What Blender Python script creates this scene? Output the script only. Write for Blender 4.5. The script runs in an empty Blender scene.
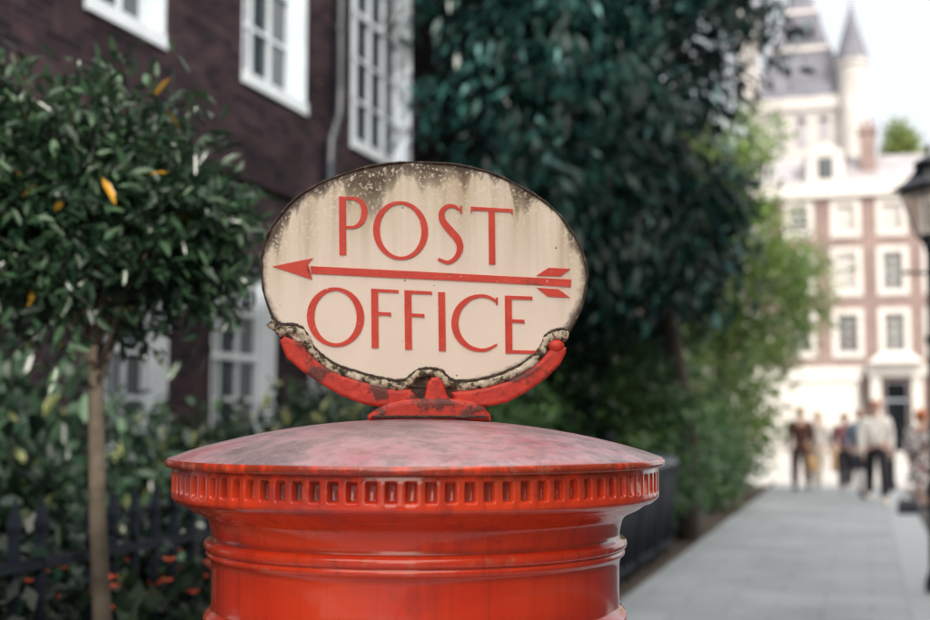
import bpy, bmesh, math, random
import numpy as np
from mathutils import Vector, Matrix
random.seed(7)
R = math.radians
SC = bpy.context.scene
COL = SC.collection
PI = math.pi

# ------------------------------------------------------------------ helpers
def tag(o, label=None, cat=None, group=None, kind=None):
    if label: o['label'] = label
    if cat: o['category'] = cat
    if group: o['group'] = group
    if kind: o['kind'] = kind
    return o

def thing(name, loc, label, cat, group=None, rz=0.0):
    o = bpy.data.objects.new(name, None)
    o.empty_display_size = 0.1
    COL.objects.link(o)
    o.location = loc
    o.rotation_euler = (0, 0, rz)
    return tag(o, label, cat, group)

def link(name, me, mat, parent=None, smooth=False):
    o = bpy.data.objects.new(name, me)
    COL.objects.link(o)
    if mat is not None:
        for m in (mat if isinstance(mat, (list, tuple)) else [mat]):
            me.materials.append(m)
    if smooth:
        me.polygons.foreach_set('use_smooth', [True] * len(me.polygons))
    if parent: o.parent = parent
    return o

class MB:
    def __init__(s): s.v, s.f = [], []
    def add(s, vs, fs):
        n = len(s.v)
        s.v += [tuple(p) for p in vs]
        s.f += [tuple(i + n for i in f) for f in fs]
    def box(s, x0, x1, y0, y1, z0, z1):
        s.add([(x0,y0,z0),(x1,y0,z0),(x1,y1,z0),(x0,y1,z0),(x0,y0,z1),(x1,y0,z1),(x1,y1,z1),(x0,y1,z1)],
              [(0,3,2,1),(4,5,6,7),(0,1,5,4),(1,2,6,5),(2,3,7,6),(3,0,4,7)])
    def tube(s, pts, rad, n=8, cap=True):
        pts = [Vector(p) for p in pts]
        rad = rad if isinstance(rad, (list, tuple)) else [rad] * len(pts)
        vs, fs = [], []
        for i, p in enumerate(pts):
            d = (pts[min(i+1, len(pts)-1)] - pts[max(i-1, 0)]).normalized()
            a = d.cross(Vector((0.31, 0.95, 0.05)) if abs(d.y) < .9 else Vector((1, 0, 0))).normalized()
            b = d.cross(a)
            for k in range(n):
                t = 2*PI*k/n
                vs.append(p + (a*math.cos(t) + b*math.sin(t)) * rad[i])
        for i in range(len(pts)-1):
            for k in range(n):
                k2 = (k+1) % n
                fs.append((i*n+k, i*n+k2, (i+1)*n+k2, (i+1)*n+k))
        if cap:
            fs.append(tuple(range(n))[::-1])
            fs.append(tuple((len(pts)-1)*n + k for k in range(n)))
        s.add(vs, fs)
    def lathe(s, prof, n=64, c=(0,0,0), closed_top=True):
        vs, fs = [], []
        for r, z in prof:
            for k in range(n):
                t = 2*PI*k/n
                vs.append((c[0]+r*math.cos(t), c[1]+r*math.sin(t), c[2]+z))
        for i in range(len(prof)-1):
            for k in range(n):
                k2 = (k+1) % n
                fs.append((i*n+k, i*n+k2, (i+1)*n+k2, (i+1)*n+k))
        if closed_top:
            fs.append(tuple(range(n))[::-1])
            fs.append(tuple((len(prof)-1)*n+k for k in range(n)))
        s.add(vs, fs)
    def pyramid(s, rings, n=4, rot=PI/4, c=(0,0)):
        """rings: (half_width, z) of a square (n=4) or n-gon section"""
        k = math.sqrt(2) if n == 4 else 1
        vs, fs = [], []
        for h, z in rings:
            for i in range(n):
                t = rot + 2*PI*i/n
                vs.append((c[0]+h*k*math.cos(t), c[1]+h*k*math.sin(t), z))
        for j in range(len(rings)-1):
            for i in range(n):
                i2 = (i+1) % n
                fs.append((j*n+i, j*n+i2, (j+1)*n+i2, (j+1)*n+i))
        fs.append(tuple(range(n))[::-1]); fs.append(tuple((len(rings)-1)*n+i for i in range(n)))
        s.add(vs, fs)
    def sphere(s, c, r, nu=12, nv=8, sc=(1,1,1)):
        vs = [(c[0], c[1], c[2]-r*sc[2])]
        for j in range(1, nv):
            p = -PI/2 + PI*j/nv
            for i in range(nu):
                t = 2*PI*i/nu
                vs.append((c[0]+r*sc[0]*math.cos(p)*math.cos(t), c[1]+r*sc[1]*math.cos(p)*math.sin(t), c[2]+r*sc[2]*math.sin(p)))
        vs.append((c[0], c[1], c[2]+r*sc[2]))
        fs = []
        for i in range(nu):
            fs.append((0, 1+(i+1)%nu, 1+i))
            for j in range(nv-2):
                a = 1+j*nu
                fs.append((a+i, a+(i+1)%nu, a+nu+(i+1)%nu, a+nu+i))
            a = 1+(nv-2)*nu
            fs.append((a+i, a+(i+1)%nu, len(vs)-1))
        s.add(vs, fs)
    def mesh(s, name):
        me = bpy.data.meshes.new(name)
        me.from_pydata(s.v, [], s.f)
        me.update()
        return me
    def build(s, name, mat, parent=None, smooth=False, bevel=0, angle=None):
        o = link(name, s.mesh(name), mat, parent, smooth)
        if bevel:
            m = o.modifiers.new('bevel', 'BEVEL'); m.width = bevel; m.segments = 2; m.limit_method = 'ANGLE'
        return o

def prism(poly, y0, y1, name, mat, parent, bevel=0.0, seg=2):
    """poly = list of (x, z); extruded from y0 (back) to y1 (front, smaller y); front rim bevelled"""
    bm = bmesh.new()
    vs = [bm.verts.new((x, y0, z)) for x, z in poly]
    f = bm.faces.new(vs)
    r = bmesh.ops.extrude_face_region(bm, geom=[f])
    nv = [g for g in r['geom'] if isinstance(g, bmesh.types.BMVert)]
    bmesh.ops.translate(bm, verts=nv, vec=(0, y1-y0, 0))
    bmesh.ops.recalc_face_normals(bm, faces=bm.faces[:])
    if bevel:
        s = set(nv)
        es = [e for e in bm.edges if e.verts[0] in s and e.verts[1] in s]
        bmesh.ops.bevel(bm, geom=es, offset=bevel, segments=seg, profile=.5, affect='EDGES')
    bmesh.ops.triangulate(bm, faces=[f for f in bm.faces if len(f.verts) > 4])
    me = bpy.data.meshes.new(name); bm.to_mesh(me); bm.free()
    return link(name, me, mat, parent)

# ------------------------------------------------------------------ materials
class NT:
    def __init__(s, name):
        s.m = bpy.data.materials.new(name); s.m.use_nodes = True
        s.t = s.m.node_tree; s.n = s.t.nodes; s.p = s.n['Principled BSDF']; s.out = s.n['Material Output']
    def node(s, typ, **kw):
        n = s.n.new(typ)
        for k, v in kw.items():
            if hasattr(n, k): setattr(n, k, v)
            else: n.inputs[k].default_value = v
        return n
    def l(s, a, b): s.t.links.new(a, b)
    def set(s, **kw):
        for k, v in kw.items():
            k = {'color':'Base Color','rough':'Roughness','metal':'Metallic','spec':'Specular IOR Level','coat':'Coat Weight','coatr':'Coat Roughness'}[k]
            s.p.inputs[k].default_value = (*v, 1) if isinstance(v, tuple) else v
        return s
    def coords(s, scale=(1,1,1), out='Object', loc=(0,0,0)):
        tc = s.node('ShaderNodeTexCoord'); mp = s.node('ShaderNodeMapping')
        mp.inputs['Scale'].default_value = scale; mp.inputs['Location'].default_value = loc
        s.l(tc.outputs[out], mp.inputs['Vector'])
        return mp.outputs['Vector']
    def noise(s, vec, scale, detail=4, rough=.55):
        n = s.node('ShaderNodeTexNoise'); n.inputs['Scale'].default_value = scale
        n.inputs['Detail'].default_value = detail; n.inputs['Roughness'].default_value = rough
        if vec: s.l(vec, n.inputs['Vector'])
        return n.outputs['Fac']
    def ramp(s, fac, stops):
        r = s.node('ShaderNodeValToRGB')
        e = r.color_ramp.elements
        while len(e) < len(stops): e.new(.5)
        for i, (p, c) in enumerate(stops):
            e[i].position = p; e[i].color = (*c, 1) if isinstance(c, tuple) else (c, c, c, 1)
        s.l(fac, r.inputs['Fac'])
        return r.outputs['Color']
    def mix(s, fac, a, b, blend='MIX'):
        m = s.node('ShaderNodeMix', data_type='RGBA', blend_type=blend)
        for sock, v in ((m.inputs[0], fac), (m.inputs[6], a), (m.inputs[7], b)):
            if isinstance(v, (int, float)): sock.default_value = v
            elif isinstance(v, tuple): sock.default_value = (*v, 1)
            else: s.l(v, sock)
        return m.outputs[2]
    def math(s, op, a, b=0.0, clamp=False):
        m = s.node('ShaderNodeMath', operation=op); m.use_clamp = clamp
        for sock, v in ((m.inputs[0], a), (m.inputs[1], b)):
            if isinstance(v, (int, float)): sock.default_value = v
            else: s.l(v, sock)
        return m.outputs[0]
    def bump(s, h, strength=.3, dist=.01):
        b = s.node('ShaderNodeBump'); b.inputs['Strength'].default_value = strength; b.inputs['Distance'].default_value = dist
        s.l(h, b.inputs['Height']); s.l(b.outputs['Normal'], s.p.inputs['Normal'])
    def col(s, c): s.l(c, s.p.inputs['Base Color']); return s
    def rgh(s, c): s.l(c, s.p.inputs['Roughness']); return s

def simple(name, color, rough=.6, var=.25, scale=6, **kw):
    m = NT(name); v = m.coords()
    n = m.noise(v, scale)
    lo = tuple(c*(1-var) for c in color); hi = tuple(min(1, c*(1+var)) for c in color)
    m.col(m.ramp(n, [(.3, lo), (.7, hi)])); m.set(rough=rough, **kw)
    return m.m

def brick(name, c1, c2, mortar, scale=1.0, dirt=.5):
    m = NT(name)
    tc = m.node('ShaderNodeTexCoord'); sx = m.node('ShaderNodeSeparateXYZ'); cx = m.node('ShaderNodeCombineXYZ')
    m.l(tc.outputs['Object'], sx.inputs[0])
    a = m.math('ADD', sx.outputs['X'], sx.outputs['Y'])
    m.l(a, cx.inputs[0]); m.l(sx.outputs['Z'], cx.inputs[1])
    b = m.node('ShaderNodeTexBrick')
    b.inputs['Scale'].default_value = scale
    b.inputs['Brick Width'].default_value = .225; b.inputs['Row Height'].default_value = .075
    b.inputs['Mortar Size'].default_value = .006; b.inputs['Bias'].default_value = -.1
    b.inputs['Color1'].default_value = (*c1, 1); b.inputs['Color2'].default_value = (*c2, 1); b.inputs['Mortar'].default_value = (*mortar, 1)
    m.l(cx.outputs[0], b.inputs['Vector'])
    n = m.noise(tc.outputs['Object'], .9, 6); n2 = m.noise(tc.outputs['Object'], 7, 3)
    c = m.mix(dirt, b.outputs['Color'], m.ramp(n, [(.3, .35), (.7, 1.25)]), 'MULTIPLY')
    c = m.mix(.55, c, m.ramp(n2, [(.3, .55), (.72, 1.5)]), 'MULTIPLY')
    m.col(c).set(rough=.9, spec=.15)
    m.bump(b.outputs['Fac'], .5, -.01)
    return m.m

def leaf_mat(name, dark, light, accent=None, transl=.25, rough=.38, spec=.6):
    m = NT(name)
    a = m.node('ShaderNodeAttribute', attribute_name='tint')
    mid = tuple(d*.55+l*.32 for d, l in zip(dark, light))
    stops = [(0, dark), (.55, mid), (.85, light)]  # bright top end stands in for light glints on the leaves
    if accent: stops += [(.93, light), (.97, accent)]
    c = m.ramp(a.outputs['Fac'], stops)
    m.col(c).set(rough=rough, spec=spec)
    t = m.node('ShaderNodeBsdfTranslucent'); m.l(m.mix(.6, c, (.26, .42, .08), 'MIX') if transl > .3 else c, t.inputs['Color'])
    x = m.node('ShaderNodeMixShader'); x.inputs[0].default_value = transl
    m.l(m.p.outputs[0], x.inputs[1]); m.l(t.outputs[0], x.inputs[2]); m.l(x.outputs[0], m.out.inputs['Surface'])
    return m.m

# weathered pillar-box red
def box_red(name, faded=False, grime=True):
    m = NT(name); v = m.coords()
    n = m.noise(v, 9, 6, .6); n2 = m.noise(v, 55, 4, .65); n3 = m.noise(v, 3.2, 3)
    base = m.ramp(n3, [(.3, (.58, .017, .010)), (.7, (.90, .085, .024))])
    base = m.mix(m.ramp(n, [(.54, .0), (.74, .6)]), base, (.20, .035, .05))
    spots = m.ramp(n2, [(.66, .0), (.72, .8)])
    base = m.mix(m.math('MULTIPLY', spots, m.ramp(n, [(.45, 0.), (.6, 1.)])), base, (.07, .035, .03))
    if grime:
        sx = m.node('ShaderNodeSeparateXYZ'); m.l(m.coords(), sx.inputs[0])
        mr = m.node('ShaderNodeMapRange'); m.l(sx.outputs['Z'], mr.inputs['Value'])
        mr.inputs['From Min'].default_value = 1.478; mr.inputs['From Max'].default_value = 1.512
        gn = m.noise(m.coords((1, 1, .6)), 30, 5, .7)
        g = m.math('MULTIPLY', mr.outputs[0], m.ramp(gn, [(.38, 0.), (.52, 1.)]))
        base = m.mix(m.math('MULTIPLY', g, .6), base, (.035, .030, .018))
    # grime caught in the grooves, chips along the proud edges, faint run-off streaks
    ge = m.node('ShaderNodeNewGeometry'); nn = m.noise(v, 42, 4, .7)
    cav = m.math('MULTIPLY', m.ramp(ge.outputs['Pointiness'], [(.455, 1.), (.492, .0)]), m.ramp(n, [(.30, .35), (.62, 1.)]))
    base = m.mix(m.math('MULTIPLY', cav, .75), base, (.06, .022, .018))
    chip = m.math('MULTIPLY', m.ramp(ge.outputs['Pointiness'], [(.515, .0), (.55, 1.)]), m.ramp(nn, [(.58, .0), (.64, 1.)]))
    base = m.mix(m.math('MULTIPLY', chip, .45), base, (.66, .22, .13))
    st = m.noise(m.coords((48, 48, 1.5)), 1.0, 3, .6)
    base = m.mix(m.math('MULTIPLY', m.ramp(st, [(.50, .0), (.68, .5)]), m.ramp(n3, [(.4, .3), (.6, 1.)])), base, (.24, .018, .018))
    m.col(base); m.set(spec=.45, coat=.6, coatr=.08)
    m.rgh(m.ramp(n, [(.3, .11), (.75, .34)]))
    m.bump(m.math('ADD', m.noise(v, 26, 5, .6), m.math('MULTIPLY', n2, .35)), .22, .004)
    return m.m
M_RED = box_red('pillar_red')
def dome_mat():
    m = NT('faded_dome'); v = m.coords()
    n = m.noise(v, 7, 7, .62); n2 = m.noise(v, 60, 4, .6); n3 = m.noise(v, 3, 3)
    c = m.ramp(n, [(.36, (.46, .16, .20)), (.47, (.47, .28, .33)), (.54, (.27, .19, .21)), (.63, (.075, .065, .07))])
    c = m.mix(m.ramp(n2, [(.46, .0), (.64, .65)]), c, (.15, .11, .12)); c = m.mix(m.ramp(m.noise(v, 210, 3, .7), [(.55, .0), (.66, .6)]), c, (.48, .34, .37))
    c = m.mix(m.ramp(n3, [(.45, .0), (.7, .35)]), c, (.56, .42, .48))
    sx = m.node('ShaderNodeSeparateXYZ'); m.l(v, sx.inputs[0])
    rr = m.math('SQRT', m.math('ADD', m.math('POWER', m.math('ABSOLUTE', sx.outputs['X']), 2.0), m.math('POWER', m.math('ABSOLUTE', sx.outputs['Y']), 2.0)))
    sm = m.math('MULTIPLY', m.ramp(rr, [(.05, 1.), (.20, .0)]), m.ramp(m.noise(v, 24, 5, .7), [(.42, .0), (.60, .8)]))
    c = m.mix(sm, c, (.06, .048, .045))
    m.col(c); m.rgh(m.ramp(n, [(.3, .28), (.7, .55)])); m.set(spec=.8)
    m.bump(m.noise(v, 90, 5, .7), .25, .003)
    return m.m
M_DOME = dome_mat()
M_SIGNRED = None
def cradle_mat():
    m = NT('cradle_red'); v = m.coords()
    n = m.noise(v, 28, 7, .65); n2 = m.noise(v, 80, 3)
    c = m.ramp(n2, [(.3, (.42, .02, .014)), (.7, (.64, .045, .022))])
    c = m.mix(m.ramp(n, [(.50, .0), (.57, .9)]), c, (.075, .022, .018))
    m.col(c); m.set(rough=.5); m.bump(n, .8, .004)
    return m.m
M_CRADLE = cradle_mat()
def enamel():
    m = NT('cream_enamel')
    v = m.coords()
    sx = m.node('ShaderNodeSeparateXYZ'); m.l(v, sx.inputs[0])
    # normalised ellipse radius and height above the local upper edge
    ex = m.math('POWER', m.math('DIVIDE', sx.outputs['X'], .196), 2.0)
    # abs for POWER of negatives
    ax = m.math('ABSOLUTE', sx.outputs['X']); ex = m.math('POWER', m.math('DIVIDE', ax, .196), 2.0)
    az = m.math('ABSOLUTE', sx.outputs['Z']); ez = m.math('POWER', m.math('DIVIDE', az, .138), 2.0)
    rad = m.math('SQRT', m.math('ADD', ex, ez))
    edge = m.math('MULTIPLY', m.math('SQRT', m.math('MAXIMUM', m.math('SUBTRACT', 1.0, ex), 0.0)), .138)
    below = m.math('SUBTRACT', edge, sx.outputs['Z'])          # metres below the upper rim
    streak = m.noise(m.coords((34, 1, 1.6)), 1.0, 4, .6)
    broad = m.noise(m.coords((24, 1, 2.2), loc=(3, 0, 0)), 1.0, 3, .5)
    fine = m.noise(v, 260, 3, .6); fine2 = m.noise(v, 95, 5, .7); cloud = m.noise(v, 16, 5, .6)
    c = m.mix(m.ramp(cloud, [(.35, .0), (.75, .5)]), (.84, .745, .655), (.75, .665, .585))
    # long pale-brown run-off
    run = m.math('MULTIPLY', m.ramp(streak, [(.42, .0), (.68, 1.)]), m.math('SUBTRACT', 1.0, m.math('DIVIDE', below, .15), True))
    c = m.mix(m.math('MULTIPLY', run, .75), c, (.33, .21, .12))
    # yellow-green lichen wash
    ly = m.math('MULTIPLY', m.ramp(broad, [(.36, .0), (.56, 1.)]), m.math('SUBTRACT', 1.0, m.math('DIVIDE', below, .10), True))
    c = m.mix(m.math('MULTIPLY', ly, .6), c, (.40, .33, .11))
    # dark soot tongues hanging from the top rim
    depth = m.math('ADD', m.math('MULTIPLY', m.ramp(broad, [(.40, .0), (.68, 1.)]), .070), .006)
    dk = m.math('SUBTRACT', 1.0, m.math('DIVIDE', below, depth), True)
    dk = m.math('MULTIPLY', dk, m.ramp(fine2, [(.25, .55), (.6, 1.2)]))
    c = m.mix(m.ramp(dk, [(.04, .0), (.30, .55), (.75, .93)]), c, (.050, .024, .012))
    # white speckle (bare enamel) within the stained band
    sp = m.math('MULTIPLY', m.ramp(fine, [(.57, .0), (.62, 1.)]), m.math('SUBTRACT', 1.0, m.math('DIVIDE', below, .12), True))
    c = m.mix(m.math('MULTIPLY', sp, .75), c, (.82, .76, .66))
    # rusty pin holes everywhere
    vo = m.node('ShaderNodeTexVoronoi'); vo.inputs['Scale'].default_value = 55; m.l(v, vo.inputs['Vector'])
    pin = m.math('MULTIPLY', m.ramp(vo.outputs['Distance'], [(.05, 1.), (.085, .0)]), m.ramp(m.noise(v, 22, 2), [(.54, .0), (.60, 1.)]))
    c = m.mix(m.math('MULTIPLY', pin, .85), c, (.10, .055, .04))
    # brown edge
    e = m.ramp(m.math('ADD', rad, m.math('MULTIPLY', m.math('SUBTRACT', fine2, .5), .08)), [(.955, .0), (1.0, .9)])
    c = m.mix(e, c, (.07, .045, .035))
    m.col(c); m.set(rough=.42, spec=.4)
    m.bump(m.math('ADD', fine2, m.math('MULTIPLY', pin, -1.0)), .15, .002)
    return m.m
M_ENAMEL = enamel()
def letter_mat():
    m = NT('letter_red'); v = m.coords()
    n = m.noise(v, 60, 5, .6)
    c = m.ramp(n, [(.3, (.56, .030, .018)), (.75, (.66, .065, .035))])
    n2 = m.noise(v, 150, 5, .75)
    c = m.mix(m.ramp(n2, [(.63, .0), (.68, .7)]), c, (.74, .60, .50)); c = m.mix(m.ramp(m.noise(v, 45, 4), [(.64, .0), (.72, .6)]), c, (.22, .04, .03))
    m.col(c); m.set(rough=.5)
    return m.m
M_LETTER = letter_mat()
def rust_mat():
    m = NT('rusty_edge'); v = m.coords()
    n = m.noise(v, 120, 6, .7)
    m.col(m.ramp(n, [(.3, (.02, .015, .013)), (.55, (.07, .045, .033)), (.72, (.25, .19, .14))])); m.set(rough=.8)
    m.bump(n, .8, .004)
    return m.m
M_RUST = rust_mat()
def flake_mat():
    m = NT('flaked_enamel'); v = m.coords()
    n = m.noise(v, 75, 6, .72)
    m.col(m.ramp(n, [(.38, (.022, .018, .012)), (.45, (.10, .08, .05)), (.50, (.50, .43, .32)), (.66, (.76, .70, .60))])); m.set(rough=.75)
    m.bump(n, 1.0, .005)
    return m.m
M_FLAKE = flake_mat()
M_IRON = simple('black_iron', (.005, .008, .014), .6, .4, 20, spec=.2)
M_IRONB = simple('lamp_black', (.010, .013, .018), .35, .3, 20)
M_BIN = simple('navy_plastic', (.004, .008, .016), .6, .3, 6, spec=.2)
M_LID = simple('blue_grey_lid', (.05, .075, .10), .45, .2, 6)
M_WHITE = simple('white_gloss_paint', (.58, .65, .72), .4, .10, 3)
M_STUCCO = simple('white_stucco', (.50, .485, .47), .8, .10, 2)
M_STONE = simple('pale_stone', (.42, .405, .40), .85, .2, .6)
M_SLATE = simple('purple_slate', (.115, .12, .15), .7, .25, .8)
M_LEAD = simple('grey_lead', (.30, .29, .32), .7, .2, .8)
M_BRICKD = brick('sooty_purple_brick', (.048, .029, .036), (.010, .008, .015), (.046, .038, .044), dirt=.85)
M_BRICKF = brick('pink_brick', (.245, .175, .16), (.185, .13, .125), (.31, .27, .26), dirt=.35)
M_BRICKR = brick('brown_brick', (.34, .22, .15), (.26, .17, .12), (.36, .33, .30))
def glass():
    m = NT('window_glass'); v = m.coords()
    n = m.noise(v, .8, 2)
    m.col(m.ramp(n, [(.35, (.012, .018, .026)), (.7, (.05, .065, .08))])); m.set(rough=.06, spec=.8)
    return m.m
M_GLASS = glass()
def lampglass():
    m = NT('frosted_lamp_glass'); m.set(color=(.62, .56, .50), rough=.35)
    t = m.node('ShaderNodeBsdfTransparent'); x = m.node('ShaderNodeMixShader'); x.inputs[0].default_value = .55
    m.l(t.outputs[0], x.inputs[2]); m.l(m.p.outputs[0], x.inputs[1]); m.l(x.outputs[0], m.out.inputs['Surface'])
    return m.m
M_LAMPGLASS = lampglass()
M_PIPE = simple('painted_pipe', (.025, .032, .045), .25, .3, 5, spec=.8)
M_BARK = simple('grey_bark', (.10, .082, .062), .9, .4, 18)
M_BARKD = simple('dark_bark', (.05, .04, .032), .9, .4, 10)
M_POT = simple('terracotta', (.36, .16, .09), .8, .2, 8)
L_BAY = leaf_mat('bay_leaves', (.004, .022, .013), (.08, .165, .08), (.55, .30, .03), .18, .30, .7)
L_DARK = leaf_mat('dark_tree_leaves', (.002, .013, .012), (.026, .105, .092), (.15, .32, .32), .04, .30, .28)  # pale blue accent leaves paint in sky highlights
L_SUN = leaf_mat('light_tree_leaves', (.035, .085, .030), (.24, .36, .085), None, .35, .45)
L_SHRUB = leaf_mat('shrub_leaves', (.004, .020, .014), (.09, .175, .10), (.26, .30, .12), .2, .32)
L_HEDGE = leaf_mat('hedge_leaves', (.018, .065, .032), (.17, .33, .11), None, .28, .4)
L_HEDGE_SHADE = leaf_mat('shade_hedge_leaves', (.002, .009, .007), (.010, .034, .022), None, .1, .4, .4)  # near-black leaf colour carries the shade behind the railing
L_FAR = leaf_mat('far_leaves', (.10, .15, .04), (.30, .32, .10), None, .35, .6)
L_FLOWER = leaf_mat('flower_leaves', (.010, .03, .015), (.03, .07, .03), None, .2, .4)
M_PETAL = simple('orange_red_petals', (.72, .12, .045), .6, .3, 60)

# ------------------------------------------------------------------ world, sun, camera
SUN_EL = R(33)
to_sun = Vector((0.66, -0.75, 0)).normalized() * math.cos(SUN_EL) + Vector((0, 0, math.sin(SUN_EL)))
w = bpy.data.worlds.new('World'); SC.world = w; w.use_nodes = True
wn = w.node_tree.nodes; wl = w.node_tree.links
sky = wn.new('ShaderNodeTexSky'); sky.sky_type = 'NISHITA'; sky.sun_disc = False
sky.sun_elevation = SUN_EL; sky.sun_rotation = math.atan2(to_sun.x, to_sun.y)
sky.air_density = 1.0; sky.dust_density = 5.0; sky.ozone_density = 1.0; sky.altitude = 0
mixn = wn.new('ShaderNodeMix'); mixn.data_type = 'RGBA'; mixn.inputs[0].default_value = .93
mixn.inputs[7].default_value = (11.0, 11.4, 12.0, 1)        # thin bright overcast veil over the blue
wl.new(sky.outputs[0], mixn.inputs[6])
wtc = wn.new('ShaderNodeTexCoord'); wdot = wn.new('ShaderNodeVectorMath'); wdot.operation = 'DOT_PRODUCT'; wdot.inputs[1].default_value = to_sun
wl.new(wtc.outputs['Generated'], wdot.inputs[0])
wr = wn.new('ShaderNodeMapRange'); wr.interpolation_type = 'SMOOTHERSTEP'; wr.inputs['From Min'].default_value = -.1; wr.inputs['From Max'].default_value = 1.0
wl.new(wdot.outputs['Value'], wr.inputs['Value'])
wm = wn.new('ShaderNodeMix'); wm.data_type = 'RGBA'; wl.new(wr.outputs[0], wm.inputs[0])
wm.inputs[6].default_value = (6.9, 7.2, 7.6, 1); wm.inputs[7].default_value = (24, 22, 19.5, 1)
wl.new(wm.outputs[2], mixn.inputs[7])
bg = wn['Background']; wl.new(mixn.outputs[2], bg.inputs['Color']); bg.inputs['Strength'].default_value = .15

sl = bpy.data.lights.new('sun', 'SUN'); sl.energy = 4.4; sl.angle = R(.5); sl.color = (1.0, .93, .84)
so = bpy.data.objects.new('sun', sl); COL.objects.link(so)
so.rotation_euler = to_sun.to_track_quat('Z', 'Y').to_euler(); so.location = (8, -8, 30)

cam = bpy.data.cameras.new('camera'); cam.lens = 50; cam.sensor_width = 36; cam.clip_start = .05; cam.clip_end = 2000
cam.dof.use_dof = True; cam.dof.focus_distance = 1.46; cam.dof.aperture_fstop = 4.2; cam.dof.aperture_blades = 0
co = bpy.data.objects.new('camera', cam); COL.objects.link(co)
co.location = (0, 0, 1.57); co.rotation_euler = (R(94.70), 0, R(17.2)); SC.camera = co
SC.view_settings.view_transform = 'Standard'; SC.view_settings.look = 'None'; SC.view_settings.exposure = 0
SC.render.engine = 'CYCLES'; SC.cycles.use_denoising = True
SC.cycles.max_bounces = 6; SC.cycles.transparent_max_bounces = 6

# ------------------------------------------------------------------ setting
def sheet(name, x0, x1, y0, y1, z0, z1, mat):
    b = MB(); b.box(x0, x1, y0, y1, z0, z1)
    return tag(b.build(name, mat), kind='structure')
def paving_mat(name, c, size, contrast):
    m = NT(name); v = m.coords()
    b = m.node('ShaderNodeTexBrick'); b.inputs['Scale'].default_value = 1
    b.inputs['Brick Width'].default_value = size; b.inputs['Row Height'].default_value = size*.7; b.inputs['Mortar Size'].default_value = .008
    lo = tuple(k*(1-contrast) for k in c); b.inputs['Color1'].default_value = (*c, 1); b.inputs['Color2'].default_value = (*lo, 1)
    b.inputs['Mortar'].default_value = (*[k*.6 for k in c], 1); m.l(v, b.inputs['Vector'])
    n = m.noise(v, .8, 6, .6); n2 = m.noise(v, 40, 3)
    col = m.mix(.6, b.outputs['Color'], m.ramp(n, [(.3, .60), (.7, 1.25)]), 'MULTIPLY')
    col = m.mix(.4, col, m.ramp(n2, [(.3, .7), (.7, 1.25)]), 'MULTIPLY')
    m.col(col).set(rough=.75); m.bump(b.outputs['Fac'], .3, -.004)
    return m.m
M_PAVE = paving_mat('flagstones', (.32, .36, .40), .75, .10)
M_FORE = paving_mat('pale_forecourt', (.46, .45, .44), .9, .10)
M_KERB = simple('granite_kerb', (.33, .36, .40), .8, .12, 12)
M_ROAD = simple('asphalt', (.06, .06, .065), .9, .3, 25)
M_SOIL = simple('soil', (.05, .035, .025), .95, .4, 6)
M_GROUND = simple('ground', (.30, .29, .27), .95, .15, .2)
sheet('ground', -400, 400, -400, 600, -1.2, -.13, M_GROUND)
sheet('road', .75, 6.0, -40, 30, -.128, -.12, M_ROAD)
sheet('pavement', -2.05, .30, -40, 30, -.12, 0, M_PAVE)
sheet('kerb', .303, .75, -40, 30, -.12, .004, M_KERB)
sheet('garden_bed', -5.4, -2.053, -3, 30, -.12, .01, M_SOIL)
sheet('forecourt', -30, 30, 30.003, 61.9, -.12, 0, M_FORE)

# ------------------------------------------------------------------ buildings
def wall_mesh(u0, u1, z0, z1, ops, depth, y=0.0, thick=.35):
    """front wall in the x-z plane facing -y, with real openings and reveals; ops=(ua,ub,za,zb)"""
    us = sorted({u0, u1, *[o[0] for o in ops], *[o[1] for o in ops]})
    zs = sorted({z0, z1, *[o[2] for o in ops], *[o[3] for o in ops]})
    b = MB()
    for i in range(len(us)-1):
        for j in range(len(zs)-1):
            cu, cz = (us[i]+us[i+1])/2, (zs[j]+zs[j+1])/2
            if any(o[0] < cu < o[1] and o[2] < cz < o[3] for o in ops): continue
            b.add([(us[i],y,zs[j]),(us[i+1],y,zs[j]),(us[i+1],y,zs[j+1]),(us[i],y,zs[j+1])], [(0,1,2,3)])
    d = y+depth
    for a, c, e, f in ops:
        b.add([(a,y,e),(c,y,e),(c,y,f),(a,y,f),(a,d,e),(c,d,e),(c,d,f),(a,d,f)], [(0,4,5,1),(1,5,6,2),(2,6,7,3),(3,7,4,0)])
    return b

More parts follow.
